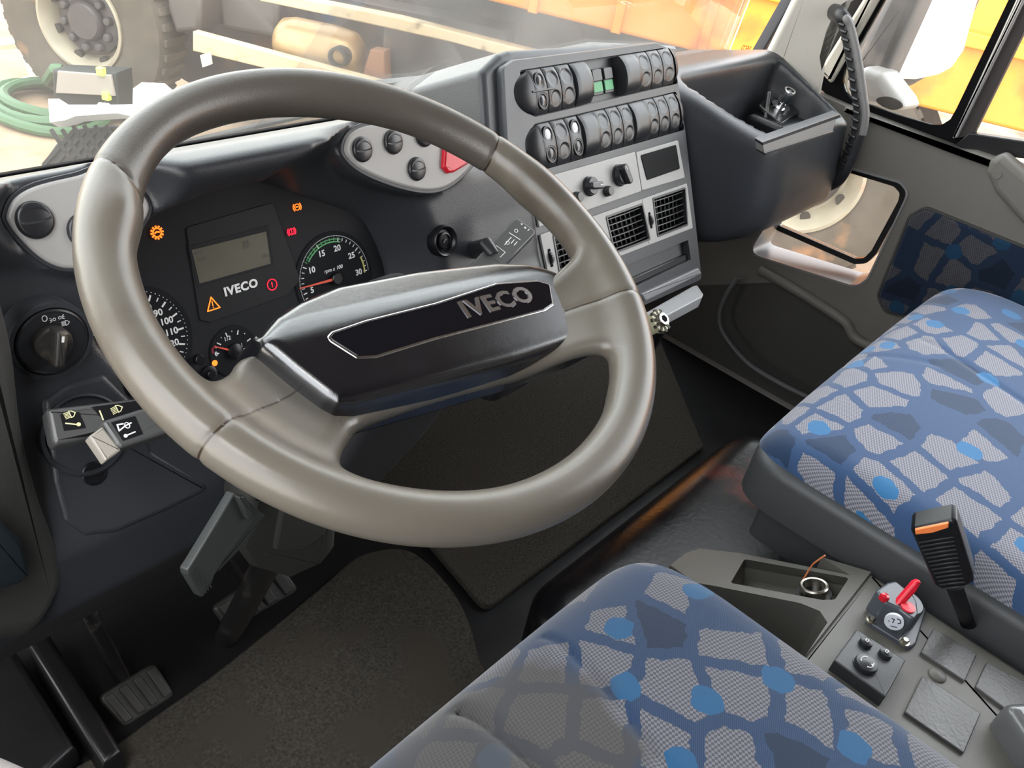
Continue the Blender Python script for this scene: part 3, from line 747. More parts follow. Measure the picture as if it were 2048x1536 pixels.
# ------------------------------------------------------------------ rocker buttons in silver panels
def round_button(parent, fr, u, v, rx, ry, h=.004, name='push_button'):
    x, y = fr.l(u, v, h); b = B()
    b.lathe(fr, x, y, [(1.0, 0), (1.0, h*.6), (.98, h*.9), (.93, h*1.15), (.8, h*1.3)], 36, 0, rx, ry)
    # dished upper half with a curved lip
    nr = 7; rows = []
    for k in range(nr+1):
        t = k/nr; row = []
        for j in range(17):
            a = pi*j/16; X = .8*cos(a); Yt = .72*sin(a); Yb = -.02-.10*sin(a)
            Y_ = Yb+(Yt-Yb)*t; d = min(t, 1-t)*2
            row.append(fr.w(x+X*rx, y+Y_*ry, h*1.32-.0022*sin(pi*min(t*1.2, 1))*sin(a)+.0008*(1-t)))
        rows.append(row)
    b.grid(rows, 0)
    b.line(fr, [(x+.78*cos(a)*rx, y+(-.02-.12*sin(a))*ry) for a in [pi*j/12 for j in range(13)]], .0008, h*1.3, .0007, 1)
    b.build(name, [BTN, DASHL], parent, sharp=50)
LP = tiltfr(.215, -.05, 25)
A_l = cr(LP.ls(POD_L), 6)
SP1 = thing('switch_panel', LP.px(100, 440), 'silver curved panel with a round black button, left of the steering wheel rim', 'switch panel')
b = B().prism(LP, off(ccw(A_l), -.003), -.012, .0015, .001, 1); b.prism(LP, A_l, -.01, .004, .003, 0); b.build('panel', [SILV, DASH], SP1)
round_button(SP1, LP, 71, 440, .0145, .0150, .006); round_button(SP1, LP, 172, 462, .0145, .0150, .006)
RP = tiltfr(.209, -.05, 22)
A_r = cr(RP.ls(POD_R), 6)
SP2 = thing('switch_panel', RP.px(820, 310), 'silver leaf-shaped panel with round black buttons and a red one, right of the instruments', 'switch panel')
b = B().prism(RP, off(ccw(A_r), -.0035), -.05, .0015, .001, 1); b.prism(RP, A_r, -.01, .004, .003, 0); b.build('panel', [SILV, DASH], SP2)
for u, v in ((726, 299), (788, 284), (850, 270), (835, 338)): round_button(SP2, RP, u, v, .0125, .0130, .006)
b = B().prism(RP, rnd(RP.ls([(886, 292), (950, 318), (905, 345), (893, 347), (883, 335)], .005), .002), 0, .009, .003); b.build('hazard_button', RED, SP2, label='red triangular hazard warning button')

# ------------------------------------------------------------------ headlamp switch, stalks, column
HL = tiltfr(.195, -.11, 8)
HS = thing('headlamp_switch', HL.px(100, 680), 'round black rotary headlamp switch low on the dash, left of the wheel', 'rotary switch')
hx, hy = HL.l(100, 680); b = B()
b.lathe(HL, hx, hy, [(.033, -.02), (.034, .001), (.033, .004), (.0295, .0045), (.029, .0015), (.028, .001)], 48, 0); b.lathe(HL, hx, hy, [(.0285, 0), (.0283, .0052), (.0268, .006), (.0262, .0048), (.0, .0048)], 48, 1, close=False)
b.build('bezel', [DASH, BTN], HS)
b = B(); x, y = HL.l(89, 637, .005); b.line(HL, circ(x, y, .0019, .0025, 16), .0006, .005, .0003, 0, True)
x, y = HL.l(114, 637, .005)
for s_ in (-1, 1):
    b.line(HL, circ(x+s_*.0022, y, .0011, n=10), .0004, .005, .0003, 0, True)
    for k in (-1, 0, 1): b.line(HL, [(x+s_*.0040, y+k*.0008), (x+s_*.0056, y+k*.0018)], .0004, .005, .0003)
def headlight_icon(b, fr, x, y, s, h, mi=0, rot=0, low=0):
    g = fr.sub(x, y, rot)
    b.line(g, [(0, -s*.5), (s*.35, -s*.42), (s*.75, 0), (s*.35, s*.42), (0, s*.5)], s*.12, h, .0003, mi, True)
    for k in range(5): yy = (-.4+.2*k)*s; b.line(g, [(-s*.15, yy), (-s*.75, yy-low*s*.1)], s*.09, h, .0003, mi)
x, y = HL.l(131, 646, .005); headlight_icon(b, HL, x, y, .0042, .005)
b.build('symbols', WHITE, HS)
b = B(); kx, ky = HL.l(104, 686, .006)
b.lathe(HL, kx, ky, [(.0150, .004), (.0150, .010), (.0135, .012), (0, .0125)], 36, 0, close=False)
g = HL.sub(kx, ky, -.28)
b.prism(g, rnd([(-.0045, -.0155), (.0045, -.0155), (.0052, .0155), (-.0052, .0155)], .003), .008, .0235, .003)
b.box(g, -.001, .007, .001, .012, .0235, .0238, 0, 1)
b.build('knob', [pm('dusty_black', (.030, .028, .026), .4, dirt=(.10, .085, .065), ds=60, dt=.5), WHITE], HS)

def slab_between(b, fr, poly, h0, h1, bev=.003, mi=0): return b.prism(fr, rnd(poly, .003), h0, h1, bev, mi)
# stalk plane: a little above the column, turned towards the driver
SK = tiltfr(.10, -.16, 50)
SA = thing('light_stalk', SK.px(160, 850), 'grey headlight stalk with cream printed symbols, upper of the two left of the column', 'stalk')
b = B(); slab_between(b, SK, SK.ls([(92, 817), (262, 797), (420, 790), (420, 850), (240, 862), (112, 890), (104, 878)]), -.018, .0, .004); LVA = b.build('lever', STK, SA)
b = B(); q = SK.ls([(120, 829), (158, 824), (172, 856), (128, 862)], .0002); b.prism(SK, q, -.001, .0004, 0, 1)
q = SK.ls([(183, 814), (300, 798), (300, 850), (215, 850)], .0002); b.prism(SK, q, -.001, .0004, 0, 1)
x, y = SK.l(140, 829, .0006); headlight_icon(b, SK, x, y, .0055, .0005, 0, .0, 0)
x, y = SK.l(234, 818, .0006); headlight_icon(b, SK, x, y, .0060, .0005, 0, .0, 1)
b.line(SK, SK.ls([(131, 847), (158, 850)]), .0010, .0005, .0003, 0); b.prism(SK, circ(*SK.l(157, 849), .0016, n=12), .0004, .0008)
b.line(SK, SK.ls([(199, 822), (206, 840)]), .0010, .0005, .0003, 0); b.build('symbols', [CREAM, BLK], LVA)
SK2 = tiltfr(.075, -.155, 50)
SB = thing('horn_stalk', SK2.px(250, 870), 'grey stalk with a horn symbol and pale end button, lower of two', 'stalk')
b = B(); slab_between(b, SK2, SK2.ls([(203, 842), (278, 818), (420, 790), (430, 862), (345, 862), (243, 896), (234, 890)]), -.020, .0, .003); LVA = b.build('lever', STK, SB)
b = B(); b.prism(SK2, rnd(SK2.ls([(178, 872), (206, 852), (244, 900), (212, 922)], -.002), .0015), -.016, -.002, .002)
g0 = SK2.l(195, 905, -.004)
b.build('end_button', pm('pale_grey_button', (.30, .275, .24), .5, bump=.3, bs=200), SB, label='worn pale grey push button on the stalk end')
b = B(); q = SK2.ls([(222, 845), (270, 832), (286, 868), (246, 882)], .0002); b.prism(SK2, q, -.001, .0004, 0, 1)
b.line(SK2, SK2.ls([(262, 846), (250, 852), (238, 862), (234, 850), (246, 848)]), .0011, .0005, .0003, 0); b.line(SK2, circ(*SK2.l(254, 851), .0018, .0024, 12), .0007, .0005, .0003, 0, True)
b.line(SK2, SK2.ls([(251, 872), (270, 864)]), .0010, .0005, .0003, 0); b.prism(SK2, circ(*SK2.l(251, 872), .0015, n=12), .0004, .0008); b.build('symbols', [WHITE, BLK], LVA)
# socket round the stalks and the blind plug below them
KB = tiltfr(.172, -.19, 27)
b = B(); b.prism(KB, rnd(KB.ls([(80, 800), (130, 765), (205, 745), (290, 830), (300, 900), (425, 975), (330, 1022), (228, 1066), (165, 1074), (122, 1045), (100, 965)]), .008, 6), -.04, .005, .006, seg=5); b.build('stalk_housing', DASH, DA, sharp=60)
kf = KB.sub(*KB.l(165, 868), 0, .006); b = B(); b.lathe(kf, 0, 0, [(.036, -.02), (.036, .002), (.034, .004), (.0325, .001), (.030, -.006), (0, -.006)], 48, 0, close=False); b.build('stalk_socket', DASH, DA)
pf = KB.sub(*KB.l(183, 945), 0, .005); b = B(); b.lathe(pf, 0, 0, [(.0105, -.01), (.0105, .0015), (.0095, .002), (.0092, .0005), (0, .0005)], 32, 0, close=False); b.build('blind_plug', BLK, DA)
# right stalk with wiper symbols
SK3 = fr3(onax(960, 545, 1, .13), onax(1050, 450, 1, .15), onax(990, 560, 1, .115)); 
if SK3.n.dot(CP-SK3.o) < 0: SK3 = Fr(SK3.o, SK3.ex, -SK3.ey)
SR = thing('wiper_stalk', SK3.px(1020, 480), 'grey stalk with white wiper symbols sticking out right of the horn pad', 'stalk')
b = B(); slab_between(b, SK3, SK3.ls([(925, 545), (1028, 437), (1036, 436), (1070, 460), (1071, 467), (1000, 540), (960, 580)]), -.016, 0, .002); LVA = b.build('lever', STK, SR)
b = B(); b.prism(SK3, SK3.ls([(975, 508), (1034, 443), (1064, 465), (1008, 532)], .0002), -.001, .0003, 0, 1)
for (u0, v0, u1, v1) in ((1018, 466, 1040, 480), (1022, 475, 1016, 482), (1028, 480, 1022, 487), (1034, 484, 1028, 491), (1009, 490, 1016, 482)): b.line(SK3, [SK3.l(u0, v0), SK3.l(u1, v1)], .0009, .0004, .0003, 0)
for u, v in ((1032, 462), (1015, 486)):
    x, y = SK3.l(u, v); b.line(SK3, circ(x, y, .0026, .002, 10), .0007, .0004, .0003, 0, True)
x, y = SK3.l(1043, 449); b.line(SK3, [(x-.0014, y), (x+.0014, y)], .0008, .0004, .0003); b.line(SK3, [(x, y-.0014), (x, y+.0014)], .0008, .0004, .0003)
x, y = SK3.l(1050, 456); b.box(SK3, x-.0012, y-.0012, x+.0012, y+.0012, .0004, .0007, 0)
b.line(SK3, [SK3.l(1055, 462), SK3.l(1058, 459)], .0008, .0004, .0003)
b.line(SK3, SK3.ls([(975, 510), (993, 492), (1010, 505), (1000, 515)]), .0007, .0004, .0003); b.build('symbols', [WHITE, STK], LVA)
b = B(); p0 = onax(950, 500, 1, .19); b.tube([p0, onax(975, 492, 1, .15), onax(985, 510, 1, .14)], [.011, .010, .008], 16); b.build('pivot', BTN, SR)
# ignition lock and blank plug
IG = thing('ignition_lock', LIP.px(890, 480), 'round black ignition lock in the dash right of the instruments', 'ignition lock')
x, y = LIP.l(891, 482, .002); b = B().lathe(LIP, x, y, [(.019, -.01), (.019, .002), (.0175, .004), (.0155, .003), (.013, -.002), (.010, -.002), (.010, .0015), (.0085, .002), (.0085, 0), (.003, 0), (.003, .001), (0, .001)], 36, close=False)
b.box(LIP.sub(x, y, .6), -.0035, -.0006, .0035, .0006, .0008, .0012, 0, 1); b.build('lock_barrel', [BLK, STEEL], IG)
# steering column shroud
CA = thing('steering_column', (0, .05, -.25), 'dark plastic steering column shroud below the horn pad', 'steering column')
axd = W.n*-1
b = B(); c0 = W.w(.01, -.01, -.07); pr_ = []
for d, w_, h_ in ((0, .062, .055), (.03, .066, .06), (.12, .062, .058), (.22, .055, .05), (.30, .05, .045)):
    c = c0+axd*d; pr_.append([c+W.ex*x+W.ey*y for x, y in rnd(rect(-w_, -h_, w_, h_), .02, 6)])
b.grid(pr_, closed=True); n_ = len(pr_[0]); b.f.append(list(range(n_))[::-1]); b.m.append(0); b.f.append([len(b.v)-n_+k for k in range(n_)]); b.m.append(0); b.build('shroud', LOW, CA, sharp=60)
b = B(); b.tube([c0+axd*.28, c0+axd*.72], .018, 16); b.build('column_tube', METB, CA)
# column release lever hanging under the rim and its housing
LV = fr3(onax(480, 1010, 1, .02), onax(540, 1040, 1, .02), onax(410, 1160, 1, -.0))
if LV.n.dot(CP-LV.o) < 0: LV = Fr(LV.o, LV.ex, -LV.ey)
b = B(); b.prism(LV, rnd(LV.ls([(470, 985), (500, 1003), (522, 1024), (503, 1052), (450, 1120), (430, 1150), (425, 1165), (405, 1198), (376, 1150), (375, 1140), (385, 1125)]), .003), -.008, 0, .0015)
b.prism(LV, rnd(LV.ls([(524, 1022), (540, 1034), (500, 1090), (447, 1146), (430, 1152)]), .002), -.022, -.004, .002)
b.prism(LV, rnd(LV.ls([(467, 990), (480, 988), (500, 1030), (487, 1035)]), .001), 0, .006, .001)
for k in range(12):
    i, j = k % 3, k//3; u0, v0 = 381+i*5+j*9, 1143-i*5+j*11; b.line(LV, LV.ls([(u0, v0), (u0+3.5, v0+9)]), .0008, 0, .0006)
LVT = b.build('column_release_lever', [pm('grey_nylon', (.030, .032, .031), .42, bump=.2)], CA)
HO = fr3(onax(560, 1060, 1, .06), onax(650, 1080, 1, .06), onax(560, 1130, 1, .09))
if HO.n.dot(CP-HO.o) < 0: HO = Fr(HO.o, HO.ex, -HO.ey)
b = B(); b.prism(HO, rnd(HO.ls([(500, 990), (680, 990), (672, 1100), (650, 1128), (580, 1161), (498, 1138), (470, 1100)]), .008), -.06, 0, .010)
b.prism(HO, rnd(HO.ls([(560, 1000), (662, 1000), (650, 1060), (600, 1096), (545, 1092)]), .004), 0, .005, .004); b.build('column_bracket_cover', [pm('olive_grey_plastic', (.050, .050, .045), .5, bump=.2)], CA)
# ------------------------------------------------------------------ centre stack
CSK = thing('centre_stack', ST.px(1200, 600), 'dark upright centre stack with two rows of switches, heater knobs and air vents', 'centre console')
front = rnd(ST.ls([(1006, 133), (1028, 118), (1312, 84), (1336, 94), (1352, 130), (1372, 262), (1405, 560), (1290, 612), (1085, 665), (1045, 500), (1014, 290)]), .010)
rows_ = [[(1040, 143), (1326, 98), (1356, 165), (1068, 232)], [(1068, 250), (1352, 185), (1368, 258), (1092, 336)]]
rowpoly = [off(ccw(rnd(ST.ls(r), .004)), -.0015) for r in rows_]
clim = ST.ls([(1060, 362), (1267, 304), (1280, 383), (1075, 455)]); pocket = rnd(ST.ls([(1240, 536), (1376, 480), (1382, 519), (1272, 572), (1250, 580)]), .002)
vents = [[(1101, 470), (1168, 447), (1180, 522), (1115, 550)], [(1207, 433), (1281, 406), (1297, 480), (1225, 508)], [(1301, 396), (1367, 374), (1372, 451), (1311, 475)]]
b = B(); b.plate(ST, off(ccw(front), .002), rowpoly+[pocket]+[off(ccw(ST.ls(v)), .0015) for v in vents], -.02, 0, 0)
b.prism(ST, front, -.16, -.045, 0, 1)
N_ = len(front); fr_o = ccw(front); fi_ = off(fr_o, .004)
vs = [ST.w(x, y, -.045) for x, y in fr_o]+[ST.w(x, y, -.005) for x, y in fr_o]+[ST.w(x, y, -.0015) for x, y in off(fr_o, .0012)]+[ST.w(x, y, 0) for x, y in off(fr_o, .002)]
b.add(vs, [[k*N_+i, k*N_+(i+1) % N_, (k+1)*N_+(i+1) % N_, (k+1)*N_+i] for k in range(3) for i in range(N_)], 0)
b.build('housing', [DASH, BLKM], CSK, sharp=50)
# hood behind the stack face: runs back to the windscreen
hood = rnd(ST.ls([(962, 142), (1000, 106), (1020, 99), (1318, 82), (1342, 96), (1353, 128), (1374, 262), (1405, 555), (1290, 600), (1120, 650), (1020, 500), (972, 300)], -.012), .016, 8)
b = B(); b.prism(ST, hood, -.26, -.012, .010, 0, seg=5); b.build('hood', DASHL, DA, sharp=50)
def interp(a, b_, t): return (a[0]+(b_[0]-a[0])*t, a[1]+(b_[1]-a[1])*t)
def barrel(fr, x0, x1, yb, yt, h0, amp, b, mi=0, dim=True, edge=.0008, nx=15, ny=44):
    # one switch: bulging strip between x0 and x1, two shallow thumb dishes
    rows = []
    for j in range(ny+1):
        t = j/ny; row = []
        for i in range(nx+1):
            s_ = i/nx; x = x0+(x1-x0)*s_; y = yb(x)+(yt(x)-yb(x))*t
            h = h0+amp*(1-abs(2*t-1)**2.4)
            e = min(s_, 1-s_)*2
            h -= edge*(1-min(e*3, 1))
            if dim:
                for c in (.28, .73):
                    q = ((s_-.5)/.40)**2+((t-c)/.19)**2
                    if q < 1: h -= .0024*min((1-q)*3, 1)*(.55+.45*(t-c)/.19)
                    elif q < 1.25: h += .0003
            row.append(fr.w(x, y, h))
        rows.append(row)
    # sides
    full = []
    for j, r in enumerate(rows):
        t = j/ny; xl, xr = x0, x1; yl = yb(x0)+(yt(x0)-yb(x0))*t; yr = yb(x1)+(yt(x1)-yb(x1))*t
        full.append([fr.w(xl, yl, h0-.012)]+r+[fr.w(xr, yr, h0-.012)])
    full = [[fr.w(x0+(x1-x0)*i/(nx+2), yb(x0), h0-.012) for i in range(nx+3)]]+full+[[fr.w(x0+(x1-x0)*i/(nx+2), yt(x1), h0-.012) for i in range(nx+3)]]
    b.grid(full, mi)
def row_of(idx, segs, mid):
    P_ = ST.ls(rows_[idx])   # TL TR BR BL
    yt = lambda x: P_[0][1]+(P_[1][1]-P_[0][1])*(x-P_[0][0])/(P_[1][0]-P_[0][0])
    yb = lambda x: P_[3][1]+(P_[2][1]-P_[3][1])*(x-P_[3][0])/(P_[2][0]-P_[3][0])
    X_ = lambda u: ST.l(u, mid[0][1]+(mid[1][1]-mid[0][1])*(u-mid[0][0])/(mid[1][0]-mid[0][0]), .004)[0]
    bk = B()
    for kind, u0, u1 in segs:
        x0, x1 = X_(u0), X_(u1)
        if kind == 's':
            b = B(); barrel(ST, x0+.0004, x1-.0004, yb, yt, .001, .0075, b); b.build('rocker_switch', BTN, CSK, sharp=60)
        elif kind == 'l' or kind == 'm':
            b = B(); barrel(ST, x0+.0004, x1-.0004, yb, yt, .001, .0075, b); sw = b.build('rocker_switch', BTN, CSK, sharp=60)
            for c, lit in ((.73, True), (.28, False)):
                xc = (x0+x1)/2; yc = yb(xc)+(yt(xc)-yb(xc))*c; h = .001+.0075*(1-abs(2*c-1)**2.4); w_ = (x1-x0)*.36
                q = B(); q.lathe(ST, xc, yc, [(w_, h-.003), (w_, h+.0006), (w_*.82, h+.0008), (w_*.72, h-.0004)], 20, 0, 1, 1.15)
                q.lathe(ST, xc, yc, [(w_*.7, h-.002), (w_*.6, h), (w_*.3, h+.0012), (0, h+.0014)], 16, 1, 1, 1.15, close=False)
                q.build('indicator_lens', [BLK, LENSW if (kind == 'l' and lit) else LENSD], sw)
        elif kind == 'b':
            b = B(); barrel(ST, x0, x1, yb, yt, .002, .011, b, dim=False, edge=.001); b.build('switch_bank_cover', BTN, CSK, sharp=60)
        elif kind == 'c':
            b = B(); xc, w_ = ((x1, x0-x1) if u0 < mid[0][0]+20 else (x0, x1-x0)); rr_ = []
            for j in range(15):
                t = j/14; y = yb(xc)+(yt(xc)-yb(xc))*t; am = .001+.0085*(1-abs(2*t-1)**2.4); ww = w_*(1-abs(2*t-1)**2.2)**.6
                rr_.append([ST.w(xc+ww*sin(a), y, -.012+(am+.012)*cos(a)) for a in [pi/2*k/8 for k in range(9)]])
            b.grid(rr_); b.build('end_cap', BTN, CSK, sharp=60)
        elif kind == 'g':
            b = B(); b.box(ST, x0, yb(x0)+.008, x1, yt(x1)-.012, -.018, -.004, .001, 0); yc = (yb(x0)+yt(x1))/2
            b.box(ST, x0+.001, yc-.001, x1-.001, yt(x1)-.013, -.004, -.001, .001, 1); b.box(ST, x0+.001, yb(x0)+.012, x1-.001, yc-.002, -.004, -.003, .0005, 2)
            b.build('rocker_switch', [BLK, BTN, pm('green_tell_tale', (.03, .30, .10), .4)], CSK, label='recessed switch with a green lower half')
LENSW = pm('clear_lens', (.75, .75, .78), .15); LENSD = pm('dark_lens', (.05, .05, .055), .15)
row_of(0, [('c', 1026, 1064), ('m', 1065, 1091), ('s', 1092, 1118), ('s', 1119, 1146), ('b', 1147, 1178), ('g', 1192, 1212), ('g', 1215, 1233), ('b', 1246, 1275), ('s', 1276, 1299), ('s', 1300, 1322), ('s', 1323, 1345), ('c', 1346, 1360)], [(1055, 185), (1340, 133)])
row_of(1, [('c', 1050, 1081), ('l', 1082, 1108), ('s', 1109, 1136), ('l', 1137, 1162), ('b', 1163, 1193), ('s', 1194, 1218), ('s', 1219, 1242), ('s', 1243, 1265), ('b', 1265, 1293), ('s', 1294, 1314), ('s', 1315, 1335), ('s', 1336, 1356), ('c', 1357, 1372)], [(1085, 290), (1358, 225)])
# silver bracket across two switches of the top row
p = ST.l(1068, 183, .012); q = ST.l(1112, 176, .012); b = B(); b.tube([ST.w(*p, .0095), ST.w((p[0]+q[0])/2, (p[1]+q[1])/2, .0105), ST.w(*q, .0095)], .0013, 8); b.build('switch_guard', BTN, CSK)
b = B(); b.prism(ST, rnd(clim, .002), 0, .0035, .001, 0); HPN = b.build('heater_panel', SILV, CSK)
def knob(u, v, r, hgt, bar, name='heater_knob'):
    x, y = ST.l(u, v, hgt*.6); b = B()
    b.lathe(ST, x, y, [(r*1.05, .0035), (r*1.05, .006), (r*.95, .007), (r*.92, hgt), (r*.85, hgt+.001), (0, hgt+.001)], 32, 0, close=False)
    if bar is not None:
        g = ST.sub(x, y, bar); b.prism(g, rnd([(-r*.34, -r*.95), (r*.34, -r*.95), (r*.42, r*1.0), (-r*.42, r*1.0)], r*.3), hgt*.5, hgt+.008, .002, 0)
        b.box(g, -.0006, r*.45, .0006, r*.85, hgt+.008, hgt+.0084, 0, 1)
    b.build(name, [BTN, WHITE], HPN)
knob(1182, 372, .0135, .012, -1.7); knob(1243, 350, .0155, .014, .35); knob(1217, 382, .0075, .012, None, 'push_knob'); knob(1156, 394, .0075, .012, None, 'push_knob')
x, y = ST.l(1171, 346); b = B()
b.prism(ST, rnd(ST.ls([(1269, 305), (1353, 281), (1367, 356), (1281, 382)]), .003), 0, .0032, .001, 0)
DFR = b.build('display_frame', SILV, CSK)
b = B().prism(ST, rnd(ST.ls([(1277, 311), (1348, 290), (1356, 338), (1290, 361)]), .003), .002, .0042, .0006, 0); b.build('display', pm('smoked_display', (.006, .006, .007), .5, spec=.08), DFR)
vents = [[(1101, 470), (1168, 447), (1180, 522), (1115, 550)], [(1207, 433), (1281, 406), (1297, 480), (1225, 508)], [(1301, 396), (1367, 374), (1372, 451), (1311, 475)]]
vl = [rnd(ccw(ST.ls(v)), .004) for v in vents]
b = B(); b.plate(ST, rnd(ST.ls([(1077, 470), (1370, 367), (1382, 456), (1097, 566)]), .002), vl, .0, .0035, 0); b.build('vent_plate', SILV, CSK)
for a_, c_ in (((1284, 399), (1298, 488)), ((1180, 433), (1192, 528))): b = B(); b.line(ST, ST.ls([a_, c_], .0036), .0006, .0034, .0003, 0); b.build('vent_joint', BLK, CSK)
for k, v in enumerate(vents):
    q = [Vector(p) for p in ST.ls(v)]; b = B()
    cx_ = (q[0].x+q[1].x+q[2].x+q[3].x)/4; cy_ = (q[0].y+q[1].y+q[2].y+q[3].y)/4; w_ = (q[1]-q[0]).length/2; h_ = (q[0]-q[3]).length/2
    fo = rnd(ccw([tuple(p) for p in q]), .004); b.plate(ST, fo, [off(fo, .003)], -.015, .0045, 0)
    b.prism(ST, fo, -.02, -.014, 0, 1)
    vt = b.build('air_vent', [BTN, BLKM], CSK, label='air vent with black slats')
    sl = B()
    for j in range(6):
        t = (j+.7)/6.4; a = q[0]*(1-t)+q[3]*t; c = q[1]*(1-t)+q[2]*t; rws = []
        a = a+(c-a).normalized()*.003; c = c-(c-a).normalized()*.003
        for m_ in range(11):
            s_ = m_/10; p = a*(1-s_)+c*s_; hh = .001+.003*sin(pi*s_)
            rws.append([ST.w(p.x, p.y+.0004, hh-.008), ST.w(p.x, p.y+.0007, hh), ST.w(p.x, p.y-.0007, hh), ST.w(p.x, p.y-.0006, hh-.008)])
        sl.grid(rws, closed=True)
    sl.build('slats', BTN, vt)
    fn = B()
    for j in range(7):
        s_ = (j+1)/8; a = q[0]*(1-s_)+q[1]*s_; c = q[3]*(1-s_)+q[2]*s_; fn.prism(ST, [(a.x-.0004, a.y-.003), (a.x+.0004, a.y-.003), (c.x+.0004, c.y+.003), (c.x-.0004, c.y+.003)], -.013, -.007)
    fn.build('fins', BLK, vt)
for (u, v) in ((1297, 441), (1097, 516)):
    x, y = ST.l(u, v); b = B(); g = ST.sub(x, y, .0)
    b.prism(g, rnd(rect(-.0028, -.0125, .0028, .0125), .001), .0, .0038, 0, 1)
    b.tube([g.w(-.0018, 0, -.001), g.w(.0018, 0, -.001)], .0100, 28); 
    for k in range(9): a = .3+k*.3; b.tube([g.w(-.0019, .0101*cos(a), -.001+.0101*sin(a)), g.w(.0019, .0101*cos(a), -.001+.0101*sin(a))], .0006, 6)
    b.build('vent_thumbwheel', [BTN, BLKM], CSK)
b = B(); pk = ST.ls([(1240, 536), (1376, 480), (1382, 519), (1272, 572)])
b.prism(ST, pocket, -.043, -.042, 0, 0)
b.prism(ST, ST.ls([(1270, 556), (1382, 506), (1384, 519), (1272, 572)]), -.04, -.006, .002, 0)
b.build('storage_slot', BLK, CSK)
b = B(); b.prism(ST, rnd(ST.ls([(1279, 588), (1393, 536), (1400, 548), (1288, 602)]), .002), -.001, .004, .002); b.build('slot_sill', pm('worn_grey_bar', (.20, .20, .21), .35), CSK)
b = B(); AT = fr3(onax(1330, 612, 2, -.315), onax(1400, 580, 2, -.315), onax(1345, 626, 2, -.316)); 
if AT.n.dot(CP-AT.o) < 0: AT = Fr(AT.o, AT.ex, -AT.ey)
b.prism(AT, rnd(AT.ls([(1250, 648), (1386, 571), (1395, 570), (1407, 588), (1404, 594), (1270, 665)]), .002), -.02, 0, .002); b.build('ashtray_lid', pm('light_grey_lid', (.36, .36, .37), .35, rvar=.1), CSK)

# gear lever stub with its cream knob base
gp = onax(1322, 641, 2, -.295); gn = (CP-gp).normalized()
GK = Fr(gp, CR, (gn+Vector((0, 0, .5))).cross(CR)); GK = Fr(gp, (1, 0, 0), (0, .8, .6))
GT = thing('gear_lever', gp+Vector((0, 0, -.3)), 'gear lever with cream slotted collar and exposed hexagon bolt instead of a knob', 'gear lever')
b = B(); R_ = .0172
b.lathe(GK, 0, 0, [(R_*.8, -.022), (R_, -.018), (R_, -.003), (R_*.97, 0), (R_*.55, .0005), (R_*.52, -.002)], 48, 0); cream = pm('cream_nylon', (.60, .57, .38), .4, dirt=(.3, .26, .16), ds=60)
for k in range(10):
    a = .25+k*2*pi/10; g = GK.sub(R_*.86*cos(a), R_*.86*sin(a), a); b.box(g, -.0042, -.0024, .0042, .0024, -.004, .0008, 0, 1)
b.build('collar', [cream, pm('dark_slot', (.05, .045, .03), .7)], GT)
b = B(); b.lathe(GK, 0, 0, [(.0105, -.01), (.0105, .006), (.0095, .0075), (.0062, .0075)], 36, 0)
b.prism(GK, circ(0, 0, .0062, n=6), .0076, .0078, 0, 1); b.build('socket_bolt', [STEEL, BLKM], GT)
b = B(); b.tube([gp+Vector((0, 0, -.015)), gp+Vector((.005, .02, -.12)), gp+Vector((.02, .05, -.37))], [.012, .010, .016], 14); b.build('lever_rod', BLK, GT)

# ------------------------------------------------------------------ passenger side of the dash with its storage tray
PD = thing('passenger_dash', (1.05, .2, -.4), 'dark passenger side dashboard moulding with a deep open storage tray', 'dashboard')
def pax_dash():
    st = .006; lo = (.74, -.0, -.46); hi = (1.32, .48, .08)
    X, Y, Z = axes(lo, hi, st)
    prof = [(.50, -.075), (.42, -.052), (.315, -.020), (.300, -.020), (.135, -.088), (.118, -.098), (.108, -.15), (.098, -.20), (.100, -.245), (.118, -.268), (.155, -.285), (.30, -.32), (.50, -.34)]
    D = sdpoly(Y[0], Z[0], prof)[None, :, :]+0*X
    F = smax(D, .76-X, .01); F = smax(F, X-1.262, .02)
    cav = rnd([(.868, .286), (.890, .250), (.920, .200), (.960, .152), (1.010, .134), (1.240, .146), (1.243, .19), (1.225, .286)], .012)
    k = sdpoly(X[:, :, 0], Y[:, :, 0], cav)[:, :, None]+0*Z
    plan = sdpoly(X[:, :, 0], Y[:, :, 0], cr([(.70, .36), (.80, .285), (.845, .245), (.885, .185), (.935, .125), (.985, .099), (1.05, .09), (1.30, .085), (1.34, .2), (1.34, .7), (.70, .7)], 4))[:, :, None]+0*Z
    F = smax(F, plan, .03)
    k = k+np.maximum(-.075-Z, 0)*.12
    F = smax(F, -np.maximum(k, -.262-Z), .006)
    # small shelf line inside
    V, Q = nets(F, lo, st); V = smoothv(V, Q, 2, .5); b = B(); b.add(V.tolist(), Q.tolist()); b.build('moulding', DASH, PD, sharp=180)
pax_dash()
TL = tiltfr(.100, -.10, -8)
b = B(); b.prism(TL, TL.ls([(1524, 289), (1672, 235), (1664, 262), (1526, 305)], .003), -.01, .0045, .0015, 0); b.build('label_strip', SILV, PD, label='blank silver strip along the tray edge')
b = B(); b.prism(TL, TL.ls([(1523, 284), (1678, 228), (1681, 234), (1524, 290)], .003), -.01, .0045, .001, 0); b.prism(TL, TL.ls([(1526, 304), (1664, 260), (1666, 264), (1527, 309)], .003), -.01, .0065, .002, 0); b.build('strip_frame', DASHL, PD)
